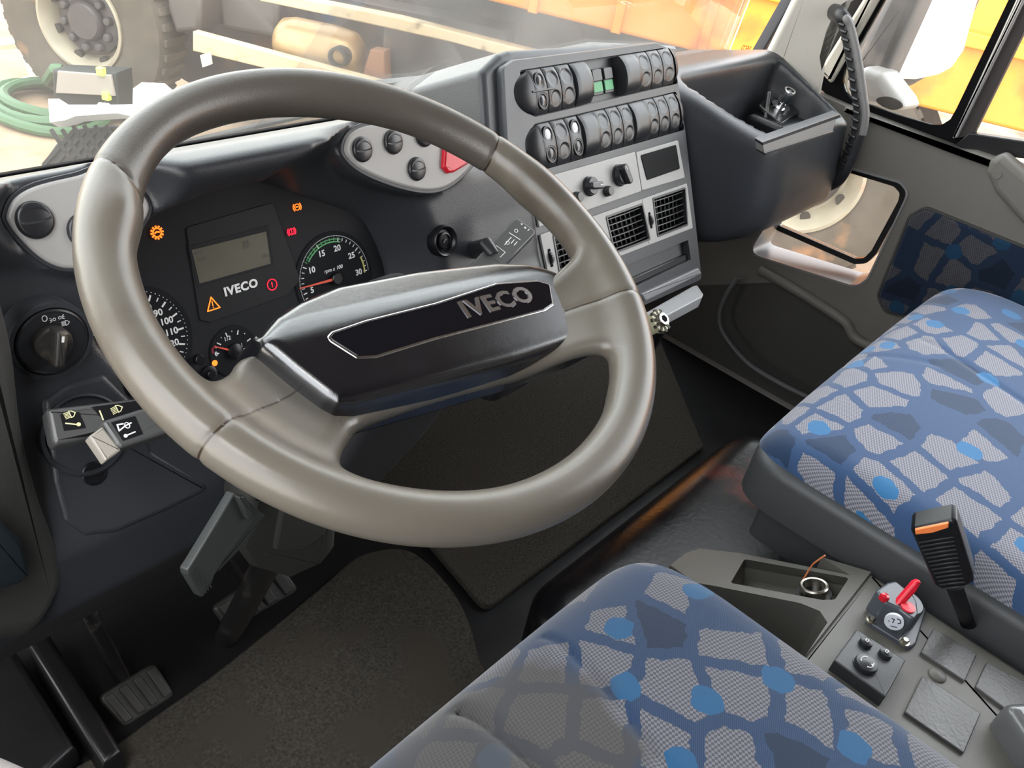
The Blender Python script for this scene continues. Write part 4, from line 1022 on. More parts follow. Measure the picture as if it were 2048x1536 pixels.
# socket with bracket lying in the tray
BK = thing('tow_socket', (1.06, .2, -.2), 'black bracket with a chromed hexagon socket lying in the storage tray', 'bracket')
bp = onax(1560, 215, 2, -.10); bf = Fr(bp, (1, .1, .1), (0, 1, .25))
b = B(); b.prism(bf, rnd([(-.055, -.030), (.035, -.030), (.045, .0), (.02, .035), (-.04, .030)], .008), -.006, 0, .002)
b.prism(Fr(bp, (.9, .3, .1), (-.1, .3, .9)), rnd([(-.09, -.09), (-.05, -.10), (.02, -.07), (.03, -.02), (.01, .03), (-.01, .035), (-.07, -.02)], .006), -.02, -.014, .002)
b.build('plate', METB, BK); b = B(); b.lathe(bf, .0, .0, [(.019, 0), (.019, .004), (.010, .005), (.010, .012), (.0125, .014), (.0125, .036), (.0115, .038), (.008, .038), (.0075, .026), (0, .026)], 12, 0, close=False); b.build('hex_socket', CHROME, BK)
b = B(); b.box(Fr(bp, (1, 0, 0), (0, 1, 0)), -.07, -.05, .035, .03, -.10, -.012, .01, r=.01); b.build('block', BLK, BK)
p = onax(1590, 240, 2, -.13); q = onax(1500, 262, 2, -.15); b = B(); b.tube([p, (p+q)/2+Vector((0, 0, .004)), q], [.007, .006, .004], 10); b.build('strap', pm('grey_rubber', (.10, .10, .11), .5), BK)

# ------------------------------------------------------------------ grab handle on the passenger pillar
GH = thing('grab_handle', onax(1655, 378, 0, 1.27), 'long curved black ribbed grab handle beside the passenger pillar', 'grab handle')
hp = [(1662, 22), (1680, 30), (1692, 50), (1702, 90), (1711, 140), (1718, 190), (1722, 225), (1716, 265), (1702, 305), (1688, 340), (1672, 362), (1650, 372)]
xs = [1.30]+[1.25]*9+[1.255, 1.27]
hc = cr([tuple(onax(u, v, 0, x)) for (u, v), x in zip(hp, xs)], 5, False)
R_ = [.013]*len(hc)
b = B(); b.tube(hc, [.0145 if i < 6 else .0135 for i in range(len(hc))], 14, up=(1, 0, 0), flat=.8); b.build('bar', pm('satin_black', (.018, .018, .021), .38), GH)
b = B()
for i in range(10, 46, 2):
    p = Vector(hc[i]); b.tube([p+Vector((-.004, .0125, .0)), p+Vector((-.0105, .007, 0)), p+Vector((-.0115, -.002, 0))], .0036, 8)
b.build('finger_ribs', pm('rubber_black', (.012, .012, .013), .45), GH)
b = B(); b.tube([Vector(p)+Vector((-.004, -.0105, 0)) for p in hc[4:36]], .0075, 10); b.build('edge_strip', SILVD, GH, label='lighter grey outer edge strip')

# ------------------------------------------------------------------ windscreen and pillar
def gl_quad(name, p, th, mt, **k): f = fr3(p[0], p[1], p[3]); b = B(); b.prism(f, [( (Vector(q)-f.o).dot(f.ex), (Vector(q)-f.o).dot(f.ey)) for q in p], -th, 0, 0); return b.build(name, mt, **k)
GLW = glass('windscreen_glass', (.93, .95, .94), haze=.05, refl=.6)
GLS = glass('side_glass', (.93, .95, .94), haze=.03, refl=.8)
gl_quad('window_1', [(-.72, .425, -.075), (1.30, .425, -.075), (1.24, .30, .98), (-.70, .30, .98)], .006, GLW, kind='structure')
WF = fr3(Vector((-.72, .425, -.075)), Vector((1.30, .425, -.075)), Vector((-.70, .30, .98)))
def onp(fr, u, v, h=0): return fr.px(u, v, h)
if WF.n.dot(CP-WF.o) < 0: WF = Fr(WF.o, WF.ex, -WF.ey)
b = B(); b.prism(WF, rnd(WF.ls([(1579, -10), (1595, -12), (1531, 106), (1514, 104)]), .002), -.012, .012, .004); b.build('window_seal', BLK, label='black rubber windscreen seal along the passenger pillar', cat='seal')
b = B(); b.prism(WF, rect(.0, -.04, 2.02, .014), -.004, .002, 0); b.build('trim_1', BLKM, kind='structure')
PF = Fr(onax(1600, 60, 0, 1.255), (.6, -.8, 0), (0, 0, 1))
b = B(); b.prism(PF, rnd(PF.ls([(1540, 180), (1534, 112), (1618, -60), (1640, -200), (1780, -200), (1724, -30), (1712, 0), (1690, 14), (1672, 40), (1662, 60), (1655, 85), (1648, 112), (1652, 140), (1640, 200)]), .006), -.02, .0, .008, seg=5); b.build('trim_2', PILM, kind='structure')

# ------------------------------------------------------------------ passenger door
PDR = thing('passenger_door', (1.36, -.3, -.72), 'grey-brown passenger door with patterned cloth insert and two windows', 'door')
low = rnd(DR.ls([(1540, 440), (1620, 330), (1700, 338), (1800, 366), (1815, 384), (1808, 402), (1752, 520), (1735, 556), (1718, 568), (1700, 568), (1500, 505)]), .02)
card = [(.9, -.083)]+[DR.l(2048, 335), DR.l(1985, 316), DR.l(1950, 304), DR.l(1920, 300), DR.l(1890, 288), DR.l(1690, 212), DR.l(1640, 190)]+[(-.40, -.10), (-.42, -.30), (-.40, -.62), DR.l(1568, 564), DR.l(1685, 638), DR.l(1704, 668), DR.l(1760, 695), (.9, -.52)]
b = B(); b.plate(DR, card, [low], -.035, 0, 0)
b.prism(DR, rnd([(.9, -.083+.0), DR.l(2060, 338), DR.l(1990, 316), DR.l(1950, 303), DR.l(1920, 300), DR.l(1890, 288), DR.l(1690, 212), DR.l(1690, 222), DR.l(1890, 300), DR.l(1925, 314), DR.l(1990, 330), DR.l(2060, 352), (.9, -.11)], .004), -.03, .010, .008, 0)
b.build('door_card', DOORM, PDR, sharp=50)
b = B(); b.plate(DR, off(ccw(low), -.004), [off(ccw(low), .0)], -.035, .004, 0)
lw2 = ccw(low); N2 = len(lw2); inner = off(lw2, .006)
b.add([DR.w(x, y, 0) for x, y in lw2]+[DR.w(x, y, -.07) for x, y in inner], [[i, (i+1) % N2, N2+(i+1) % N2, N2+i] for i in range(N2)], 0)
b.build('window_recess', pm('recess_grey', (.20, .20, .205), .32), PDR, sharp=60)
DO = Fr((1.398, 0, 0), (0, -1, 0), (0, 0, 1))
lg = rnd(DO.ls([(1520, 400), (1600, 320), (1702, 345), (1790, 372), (1802, 385), (1798, 402), (1745, 500), (1730, 515), (1712, 516), (1560, 450)]), .012)
b = B(); b.plate(DO, off(ccw(lg), -.012), [lg], -.01, .006, 0); b.build('lower_window_seal', BLK, PDR)
b = B(); b.prism(DO, lg, -.006, -.002, 0); b.build('lower_window_pane', GLS, PDR)
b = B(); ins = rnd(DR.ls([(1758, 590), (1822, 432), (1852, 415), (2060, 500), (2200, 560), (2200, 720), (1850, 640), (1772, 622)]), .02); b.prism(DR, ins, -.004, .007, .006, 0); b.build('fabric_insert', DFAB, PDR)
b = B(); b.plate(DR, off(ccw(ins), -.004), [ins], -.002, .005); b.build('insert_border', DOORD, PDR)
b = B(); b.prism(DR, rnd(DR.ls([(1972, 345), (1980, 318), (2005, 308), (2022, 322), (2200, 470), (2200, 620), (1990, 385)], .03), .012), -.002, .035, .012, seg=5); b.prism(DR, circ(*DR.l(1994, 349, .035), .0085), .033, .0362, .0006); b.build('door_pull', DOORM, PDR, sharp=50)
b = B(); b.prism(DR, [DR.l(1568, 566), DR.l(1685, 640), DR.l(1704, 670), DR.l(1760, 697), (.9, -.53), (.9, -.76), (-.42, -.76), (-.42, -.55)], -.05, -.02, 0, 0)
b.build('lower_panel', DOORD, PDR)
b = B(); b.tube(cr([tuple(DR.px(u, v, .008)) for u, v in [(1520, 540), (1568, 566), (1628, 602), (1685, 640), (1698, 656), (1706, 672), (1730, 688), (1762, 696), (1900, 720)]], 5, False), .011, 10); b.build('pocket_lip', DOORM, PDR)
b = B(); b.tube(cr([tuple(onax(u, v, 0, 1.30)) for u, v in [(1476, 556), (1452, 592), (1439, 634), (1451, 673), (1498, 728), (1570, 772), (1650, 812), (1760, 880)]], 6, False), .0055, 8); b.build('door_edge_seal', pm('seal_grey', (.11, .11, .115), .5), label='grey rubber seal curving along the passenger door sill', cat='seal')
# window frame, panes, divider
G1 = DR.ls([(1772, -4), (1720, 88), (1690, 140), (1686, 160), (1690, 180), (1702, 197), (1740, 210), (1800, 231), (1862, 249), (1885, 249), (1902, 238), (1914, 217), (2022, -8), (2060, -90), (1820, -90)], -.03)
G2 = DR.ls([(1948, 266), (1952, 271), (2025, 278), (2120, 240), (2200, 100), (2200, -50), (2080, 2)], -.03)
DW = Fr((1.36, 0, 0), (0, -1, 0), (0, 0, 1))
G1 = DW.ls([(1772, -4), (1720, 88), (1690, 140), (1686, 160), (1690, 180), (1702, 197), (1740, 210), (1800, 231), (1862, 249), (1885, 249), (1902, 238), (1914, 217), (2022, -8), (2060, -90), (1820, -90)])
b = B(); fo = DW.ls([(1738, -30), (1670, 110), (1640, 175), (1680, 212), (1890, 292), (1925, 300), (1990, 150), (2110, -100), (1790, -120)]); b.plate(DW, fo, [G1], -.008, .004, 0); b.build('window_seal', BLKM, PDR)
b = B(); b.prism(DW, G1, -.006, -.002, 0); b.build('quarter_pane', GLS, PDR)
b = B(); b.prism(DW, rnd(DW.ls([(1909, 275), (1920, 273), (2056, -2), (2090, -80), (2074, -80), (2040, -8)]), .002), .0, .018, .004); b.build('divider_bar', pm('alloy_bar', (.55, .54, .53), .35, .6), PDR)
b = B(); b.prism(DW, DW.ls([(1919, 275), (1948, 269), (2048, 66), (2110, -70), (2090, -80)]), -.012, .008, .001); b.build('window_channel', pm('brown_black', (.035, .028, .028), .7), PDR)
b = B(); b.prism(DW, DW.ls([(1948, 268), (2030, 279), (2300, 330), (2300, -100), (2130, -100)]), -.006, -.002, 0); b.build('window_pane', GLS, PDR)
b = B(); b.prism(DW, DW.ls([(1942, 264), (2028, 277), (2300, 318), (2300, 340), (1900, 300)]), -.01, .012, .002); b.build('waist_seal', BLK, PDR)
b = B(); b.prism(DW, rnd(DW.ls([(1645, 140), (1668, 165), (1764, -4), (1790, -60), (1770, -60), (1738, -10)]), .003), .0, .022, .008); b.build('frame_strip', pm('beige_frame', (.60, .57, .50), .5), PDR, sharp=50)
b = B(); b.prism(DW, DW.ls([(1590, 200), (1645, 160), (1738, -10), (1760, -60), (1680, -60), (1640, 60)]), -.02, .006, .002); b.build('frame_rebate', BLK, PDR)

# ------------------------------------------------------------------ seats
def seat_cushion(x0, x1, yf, yb, zt, zb, r, grooves, st=.005, front_r=.06, crown=.012):
    lo = (x0-.03, yb-.03, zb-.02); hi = (x1+.03, yf+.03, zt+.04); X, Y, Z = axes(lo, hi, st)
    cx, cy = (x0+x1)/2, (yf+yb)/2
    k = sdpoly(X[:, :, 0], Y[:, :, 0], rnd(rect(x0, yb, x1, yf), .06, 6))[:, :, None]+0*Z
    u = (X-cx)/((x1-x0)/2)
    top = zt-crown*(np.abs(u)**3)*1.2-.10*np.clip((Y-(yf-.13))/.13, 0, 1)**2.2*.35
    F = smax(k+.15*(zt-Z)*0, Z-top, r)
    F = smax(F, zb-Z, .015)
    for (a, c, w, d) in grooves:
        ax, ay = a; bx, by = c; L = hypot(bx-ax, by-ay); tx_, ty_ = (bx-ax)/L, (by-ay)/L
        s_ = (X-ax)*tx_+(Y-ay)*ty_; q = -(X-ax)*ty_+(Y-ay)*tx_
        m = (s_ > -.01) & (s_ < L+.01); F = F+np.where(m, d*np.exp(-(q/w)**2), 0)
    V, Q = nets(F, lo, st); V = smoothv(V, Q, 2, .5); b = B(); b.add(V.tolist(), Q.tolist()); return b
def gz(p, q, z=-.28): a = onax(*p, 2, z); c = onax(*q, 2, z); return ((a.x, a.y), (c.x, c.y))
DS = thing('driver_seat', (-.03, -.45, -.6), 'blue patterned cloth driver seat with a grey dirt stain, nearest the camera', 'seat')
gs = [(*gz((1110, 1262), (1340, 1560)), .004, .004), (*gz((935, 1402), (1090, 1560)), .006, .008)]
seat_cushion(-.30, .232, -.162, -.80, -.272, -.44, .055, gs, .004).build('cushion', SEATD, DS, sharp=180)
b = B(); b.prism(Fr((0, 0, 0), (1, 0, 0), (0, 1, 0)), rnd(rect(-.27, -.8, .20, -.20), .05), -.50, -.43, .02); b.prism(Fr((0, 0, 0), (1, 0, 0), (0, 1, 0)), rnd(rect(-.2, -.7, .15, -.25), .02), -.78, -.49, .01); b.build('seat_base', SHELL, DS)
PS = thing('bench_seat', (.88, -.45, -.6), 'blue patterned cloth passenger seat on a grey plastic shell, right of the console', 'seat')
gs = [(*gz((1850, 690), (2060, 830)), .005, .004), (*gz((1600, 905), (1990, 1180)), .003, .002), (*gz((1700, 690), (1860, 740)), .006, .002)]
seat_cushion(.490, 1.275, -.155, -.80, -.268, -.335, .045, gs, .005).build('cushion', SEAT, PS, sharp=180)
b = B(); sh_ = rnd(rect(.480, -.80, 1.28, -.165), .06, 6); FX = Fr((0, 0, 0), (1, 0, 0), (0, 1, 0))
b.prism(FX, sh_, -.385, -.318, .014, seg=4, taper=-.0)
b.prism(FX, off(ccw(sh_), .035), -.46, -.38, .004); b.prism(FX, rnd(rect(.56, -.78, 1.2, -.24), .03), -.78, -.42, .01); b.build('seat_shell', SHELL, PS, sharp=50)
# buckle
bt = onax(1876, 1110, 0, .475); bfr = Fr(bt, (.80, -.50, .30), (-.32, .05, .95))
if bfr.n.dot(CP-bt) < 0: bfr = Fr(bt, bfr.ex, -bfr.ey)
bfr = fr3(atd(1876, 1110, .86), atd(1920, 1098, .845), atd(1860, 1060, .845))
if bfr.n.dot(CP-bfr.o) < 0: bfr = Fr(bfr.o, bfr.ex, -bfr.ey)
BU = thing('seat_belt_buckle', onax(1935, 1255, 2, -.42), 'black ribbed seat belt buckle with an orange release bar, beside the passenger seat', 'seat belt buckle')
b = B(); b.prism(bfr, rnd(bfr.ls([(1821, 1063), (1828, 1056), (1903, 1040), (1914, 1044), (1947, 1150), (1948, 1166), (1925, 1178), (1885, 1182), (1868, 1172)]), .004), -.022, 0, .004)
b.build('body', BLK, BU)
b = B()
for k in range(13):
    t = k/12; a = (1838+t*(1884-1838), 1084+t*(1176-1084)); c = (1905+t*(1930-1905), 1073+t*(1171-1073)); b.line(bfr, bfr.ls([a, c]), .0014, 0, .0014)
b.build('ribs', pm('rib_grey', (.035, .035, .036), .4), BU)
b = B(); b.prism(bfr, rnd(bfr.ls([(1830, 1058), (1898, 1044), (1897, 1054), (1866, 1064), (1831, 1068)], .001), .001), 0, .0025, .001); b.build('release_bar', pm('orange_bar', (.85, .22, .06), .4), BU)
b = B(); b.tube([bfr.px(1910, 1175, -.011), bfr.px(1925, 1215, -.012), onax(1948, 1285, 2, -.44)], [.009, .0085, .008], 10, up=bfr.n, flat=.5); b.build('stalk', BLK, BU)

# ------------------------------------------------------------------ console between the seats
CO = thing('console', (.36, -.4, -.6), 'grey-green plastic console between the seats', 'console')
TZ = -.36
FT = Fr((0, 0, TZ), (1, 0, 0), (0, 1, 0))
b = B(); pts = [(.462, -.36), (.455, -.9), (.20, -.9), (.215, -.50), (.262, -.385)]
b.prism(FT, rnd([(.462, -.365), (.458, -.9), (.20, -.9), (.20, -.365)], .004), -.16, 0, .006)
rid = .365; nose = -.185
SLF = fr3((.2, -.362, TZ), (.46, -.362, TZ), (.2, nose, -.43))
if SLF.n.dot(CP-SLF.o) < 0: SLF = Fr(SLF.o, SLF.ex, -SLF.ey)
tray = rnd(SLF.ls([(1461, 1166), (1489, 1118), (1698, 1156), (1670, 1199), (1645, 1200)]), .004)
def slp(x, y): z = TZ+(y+.362)/(nose+.362)*(-.07); return ((Vector((x, y, z))-SLF.o).dot(SLF.ex), (Vector((x, y, z))-SLF.o).dot(SLF.ey))
outl = [slp(.462, -.366), slp(.462, -.31)]+[SLF.l(*p) for p in [(1700, 1150), (1480, 1106), (1400, 1097), (1372, 1106), (1340, 1130), (1390, 1165), (1430, 1172), (1600, 1206), (1640, 1222), (1655, 1245)]]+[slp(.285, -.366)]
b.plate(SLF, outl, [tray], -.012, 0, 0)
oo = ccw(outl); No = len(oo); vs = [SLF.w(x, y, 0) for x, y in oo]; b.add(vs+[Vector((p.x-.015, p.y-.02 if p.y < -.3 else p.y, -.74)) for p in vs], [[i+No, (i+1) % No+No, (i+1) % No, i] for i in range(No)], 0)
b.add([SLF.w(x, y, 0) for x, y in ccw(tray)]+[SLF.w(x, y, -.03) for x, y in ccw(tray)], [[i, (i+1) % len(tray), len(tray)+(i+1) % len(tray), len(tray)+i] for i in range(len(tray))]+[[len(tray)+i for i in range(len(tray))]], 0)
b.build('console_body', CONS, CO, sharp=40)
b = B(); x, y = SLF.l(1628, 1180, -.004); b.lathe(SLF, x, y, [(.0165, -.03), (.0165, .002), (.0150, .0035), (.0128, .003), (.0122, -.022)], 32); b.lathe(SLF, x, y, [(.0200, -.03), (.0200, -.008), (.0168, -.008)], 32, 1)
b.build('lighter_socket', [STEEL, BLK], CO)
p = SLF.px(1606, 1160, -.01); b = B(); b.tube(cr([tuple(p), tuple(p+Vector((.006, .0, .018))), tuple(atd(1630, 1125, (p-CP).dot(CF)*.985)), tuple(atd(1650, 1111, (p-CP).dot(CF)*.97))], 6, False), .0011, 6); b.build('loose_wire', pm('orange_wire', (.60, .20, .08), .5), label='thin orange wire end sticking out of the console tray', cat='wire')
# park brake valve
PV = thing('brake_valve', FT.px(1790, 1230), 'small grey valve with a red lever and round sticker, screwed on the console', 'valve')
vf = FT.sub(*FT.l(1788, 1248), 0); a0 = atan2(FT.l(1850, 1282)[1]-FT.l(1742, 1230)[1], FT.l(1850, 1282)[0]-FT.l(1742, 1230)[0])
vf = FT.sub(*FT.l(1790, 1240), a0)
vg = pm('valve_grey', (.060, .066, .078), .3)
base = [vf.l(*p, .004) for p in [(1730, 1242), (1740, 1222), (1770, 1196), (1845, 1210), (1852, 1222), (1832, 1288), (1820, 1298)]]
b = B(); b.prism(vf, rnd(base, .006), 0, .006, .002, 0); tp = [vf.l(*p, .034) for p in [(1752, 1180), (1775, 1164), (1792, 1160), (1828, 1190), (1836, 1205), (1838, 1226), (1828, 1240), (1800, 1218), (1770, 1204)]]
bs_ = [vf.l(*p, .006) for p in [(1750, 1246), (1812, 1278), (1830, 1262), (1838, 1230), (1800, 1200), (1770, 1204), (1752, 1222)]]
cx_ = sum(p[0] for p in bs_)/7; cy_ = sum(p[1] for p in bs_)/7
b.lathe(vf, cx_, cy_, [(.0195, .005), (.019, .03), (.0175, .033), (0, .034)], 32, 0, close=False)
b.prism(vf, rnd(tp, .005), .004, .034, .003)
b.build('valve_body', vg, PV, sharp=45)
for u, v in ((1744, 1236), (1811, 1280), (1773, 1187)):
    b = B(); x, y = vf.l(u, v, .009); b.lathe(vf, x, y, [(.0042, .004), (.0042, .009), (.003, .0105), (0, .0105)], 6, 0, close=False); b.lathe(vf, x, y, [(.0056, .004), (.0056, .0062), (.002, .0062)], 16, 0)
    b.build('screw', STEEL, PV)
RF = fr3(atd(1805, 1212, .80), atd(1840, 1165, .79), atd(1798, 1200, .80))
RF = Fr(vf.px(1806, 1212, .034), ray(1840, 1162)*.8-ray(1802, 1215)*.8, -CD)
if RF.n.dot(CP-RF.o) < 0: RF = Fr(RF.o, RF.ex, -RF.ey)
b = B(); b.prism(RF, rnd(RF.ls([(1788, 1212), (1800, 1198), (1830, 1164), (1840, 1160), (1844, 1166), (1834, 1184), (1812, 1208), (1796, 1218)]), .002), -.008, .0, .003); b.lathe(vf, *vf.l(1815, 1215, .034), [(.008, .02), (.008, .036), (0, .037)], 20, 0, close=False); b.build('lever', RED, PV, label='red flat lever')
b = B(); b.lathe(vf, *vf.l(1768, 1196, .034), [(.0052, .032), (.0052, .036), (.004, .0385), (0, .0395)], 20, 0, close=False); b.build('lamp', REDG, PV, label='small red lamp')
sp_ = vf.px(1788, 1244, .012); SF = Fr(sp_, CR*.9+Vector((0, 0, .0)), -CD+CF*-.35)
SF = Fr(Vector((sp_.x, sp_.y, sp_.z))+(CP-sp_).normalized()*.017, vf.ex, Vector((0, 0, 1))+vf.ey*.15)
if SF.n.dot(CP-SF.o) < 0: SF = Fr(SF.o, -SF.ex, SF.ey)
b = B(); b.prism(SF, circ(0, 0, .0098, n=32), -.003, .0008, 0, 0)
b.line(SF, [(-.004, .0035), (-.001, .0035), (-.001, -.001)], .0011, .0008, .0003, 1); b.line(SF, [(.001, .006), (.004, .006), (.006, .003), (.004, .001)], .0011, .0008, .0003, 1); b.prism(SF, circ(-.005, -.001, .0007, n=8), .0008, .0011, 0, 1); b.line(SF, [(-.001, -.006), (.005, -.004)], .0009, .0008, .0003, 1)
b.build('sticker', [pm('sticker_white', (.60, .62, .66), .4), pm('sticker_ink', (.03, .03, .06), .5)], PV, label='round white sticker with dark marks')
# seat / mirror control block
MB_ = thing('mirror_switch', FT.px(1740, 1330), 'square black mirror control block with three round buttons on the console', 'control block')
b = B(); mq = FT.ls([(1714, 1258), (1812, 1320), (1771, 1394), (1668, 1320)], .016); b.prism(FT, rnd(mq, .0015), 0, .016, .0015); b.build('block', pm('block_black', (.035, .036, .038), .4, var=.3, vs=200), MB_)
def obtn(u, v, rx, icon):
    x, y = FT.l(u, v, .017); b = B(); b.lathe(FT, x, y, [(rx*1.12, .015), (rx*1.1, .0165), (rx, .0165), (rx, .019), (rx*.9, .021), (rx*.4, .0222), (0, .0224)], 32, 0, close=False)
    if icon == 'r':
        for s_ in (0, 1): b.line(FT, [(x+rx*.55*cos(a), y+rx*.55*sin(a)) for a in [s_*pi+.4+k*.25 for k in range(8)]], .0011, .0218, .0006, 1)
        b.prism(FT, [(x-.001, y-.006), (x+.002, y-.006), (x+.0005, y-.0035)], .021, .0224, 0, 1)
    else: b.line(FT, [(x-.002, y-.001), (x+.002, y-.001), (x+.002, y+.0015), (x-.002, y+.0015)], .0006, .0222, .0004, 1, True)
    b.build('round_button', [BTN, WHITE], MB_)
obtn(1731, 1287, .0068, 'm'); obtn(1770, 1309, .0068, 'm'); obtn(1731, 1330, .0118, 'r')
for nm, q, lab in (('blanking_plate', [(1867, 1257), (1953, 1309), (1929, 1363), (1841, 1305)], 'dark blank switch cover behind the valve on the console'), ('blanking_plate', [(1973, 1325), (2060, 1370), (2040, 1440), (1950, 1374)], 'dark blank switch cover at the right edge of the photo'), ('blanking_plate', [(1845, 1351), (1961, 1427), (1927, 1507), (1809, 1425)], 'largest blank square cover, low on the console')):
    b = B(); b.prism(FT, rnd(FT.ls(q, .003), .001), -.001, .004, .001); b.build(nm, pm('cover_grey', (.060, .058, .055), .38, bump=.8, bs=250, rvar=.1), label=lab, cat='cover', group='blank covers set into the console')
x, y = FT.l(1874, 1351); B().lathe(FT, x, y, [(.0095, -.001), (.009, .002), (.007, .0035), (0, .004)], 24, close=False).build('round_plug', CONS, CO)
x, y = FT.l(2035, 1500); KN = thing('shift_knob', FT.w(x, y, 0), 'shiny grey control knob cut by the right edge of the photo, on the console', 'knob')
b = B(); b.prism(FT.sub(x+.012, y-.006, .9), rnd(rect(-.03, -.028, .03, .028), .014, 6), 0, .036, .012, seg=6); b.build('knob_body', pm('glossy_grey', (.10, .10, .10), .15), KN, sharp=60)
b = B(); b.prism(FT.sub(x+.012, y-.006, .9), rnd(rect(-.016, -.014, .016, .014), .005), .035, .0375, .001); b.build('cap', SILVD, KN)

# ------------------------------------------------------------------ engine cover, carpets, pedals
EC = B(); st = .008; X, Y, Z = axes((.24, -.48, -.86), (1.06, .08, -.50), st)
F = sdbox(X, Y, Z, (.645, -.21, -.75), (.345, .215, .16-.06*0), .07); F = smax(F, Z+.60+.10*np.clip(Y+.05, 0, 1)-.12*np.clip(.55-X, -.2, .3)*0, .05); V, Q = nets(F, (.24, -.48, -.86), st); V = smoothv(V, Q, 2)
EC.add(V.tolist(), Q.tolist()).build('engine_cover', TUNM, sharp=180, label='glossy black engine cover hump with a rusty red patch', cat='engine cover')
def carpet(name, px, z, th, lab, mt=CARPET):
    f = Fr((0, 0, z), (1, 0, 0), (0, 1, 0)); b = B(); b.prism(f, cr(f.ls(px), 4) if len(px) > 8 else rnd(f.ls(px), .02), 0, th, .004); return b.build(name, mt, label=lab, cat='mat')
carpet('floor_mat', [(140, 1600), (257, 1480), (420, 1362), (560, 1250), (650, 1175), (720, 1118), (800, 1104), (850, 1130), (905, 1190), (938, 1255), (960, 1330), (985, 1370), (1010, 1500), (700, 1700)], -.777, .010, 'worn grey carpet floor mat on the driver side')
carpet('floor_mat', [(970, 1228), (860, 1098), (700, 900), (1250, 640), (1320, 690), (1405, 900)], -.777, .012, 'grey carpet mat in the middle, cut with a straight front edge')
def pedal(name, quad, y, bars, lab, arm):
    f = fr3(onax(*quad[0], 1, y[0]), onax(*quad[1], 1, y[1]), onax(*quad[3], 1, y[2]))
    if f.n.dot(CP-f.o) < 0: f = Fr(f.o, f.ex, -f.ey)
    T_ = thing(name, f.o, lab, 'pedal'); q = [Vector(p) for p in f.ls(quad)]; b = B(); b.prism(f, rnd([tuple(p) for p in q], .010), -.012, 0, .004); b.build('pad', RUBG, T_)
    b = B()
    for k in range(bars):
        s_ = (k+.5)/bars; a = q[0]*(1-s_)+q[1]*s_; c = q[3]*(1-s_)+q[2]*s_; a, c = a*.93+c*.07, c*.90+a*.10; t = (q[1]-q[0]).normalized()*((q[1]-q[0]).length/bars*.28)
        b.prism(f, rnd([tuple(a-t), tuple(a+t), tuple(c+t), tuple(c-t)], .003), -.001, .004, .002)
    b.build('treads', RUBG, T_)
    b = B(); b.tube([f.w(*(q[0]+q[2])/2, -.010), f.w(*(q[0]+q[2])/2, -.03)]+[Vector(p) for p in arm], .011, 10); b.build('arm', METB, T_)
    return T_
pedal('clutch_pedal', [(196, 1395), (310, 1325), (352, 1390), (250, 1456)], (.31, .31, .27), 4, 'black ribbed clutch pedal, leftmost of the pedals', [(-.14, .42, -.60), (-.12, .55, -.40)])
pedal('brake_pedal', [(425, 1215), (560, 1125), (600, 1180), (460, 1262)], (.31, .31, .28), 4, 'black ribbed brake pedal below the steering column', [(.02, .42, -.55), (.02, .55, -.35)])
pedal('accelerator_pedal', [(560, 1170), (655, 1110), (700, 1180), (620, 1235)], (.38, .38, .33), 3, 'black accelerator pedal, rightmost of the pedals', [(.16, .50, -.62), (.16, .60, -.5)])
# ------------------------------------------------------------------ cab sides added to shade the footwells and narrow the light from the left
wbox(-.68, -.62, -1.3, .45, -.84, -.12, bev=0).build('wall_left', LOW, kind='structure')
wbox(-.68, -.62, -1.3, -.60, -.12, 1.05, bev=0).build('wall_left', HEAD, kind='structure')  # unseen rear side wall, put in to cut light from behind and left
wbox(-.68, -.62, .22, .45, -.12, 1.05, bev=0).build('trim_3', HEAD, kind='structure')  # unseen front pillar, put in to narrow the left opening's light
wbox(1.365, 1.42, -1.3, .80, -.84, -.545, bev=0).build('wall_right', LOW, kind='structure')

# ------------------------------------------------------------------ outside
GRD = pm('sandy_ground', (.27, .19, .12), .95, var=.5, vs=4, dirt=(.13, .075, .045), ds=1.3, dt=.5, bump=.6, bs=30)
b = B(); b.add([(-30, .9, -2), (40, .9, -2), (40, 40, -2), (-30, 40, -2)], [[0, 1, 2, 3]]); b.add([(1.8, -30, -2), (40, -30, -2), (40, .9, -2), (1.8, .9, -2)], [[0, 1, 2, 3]]); b.build('ground', GRD, kind='structure')
TYRE = pm('dusty_tyre', (.058, .046, .034), .85, var=.4, vs=9, dirt=(.20, .105, .05), ds=3.2, dt=.60)
RIMM = pm('dusty_rim', (.22, .19, .14), .5, var=.3, vs=8, dirt=(.25, .09, .03), ds=4, dt=.6)
HUBM = pm('grey_hub', (.040, .034, .034), .5, var=.3, vs=14)
UND = pm('underbody', (.04, .032, .028), .7, var=.5, vs=3, dirt=(.10, .055, .03), ds=2.5, dt=.55)
BEAM = pm('cream_steel', (.42, .33, .20), .5, dirt=(.12, .07, .035), ds=7, dt=.60)
ORG_ = pm('orange_paint', (.62, .22, .015), .45, var=.12, vs=2, dirt=(.42, .07, .012), ds=2.2, dt=.56)
TR = Fr((2.27, 5.36, -2), (.44, -.9, 0), (0, 0, 1))
TK = thing('tipper_truck', (3.3, 3.3, -2), 'dirty truck with an orange body parked outside the windscreen', 'truck')
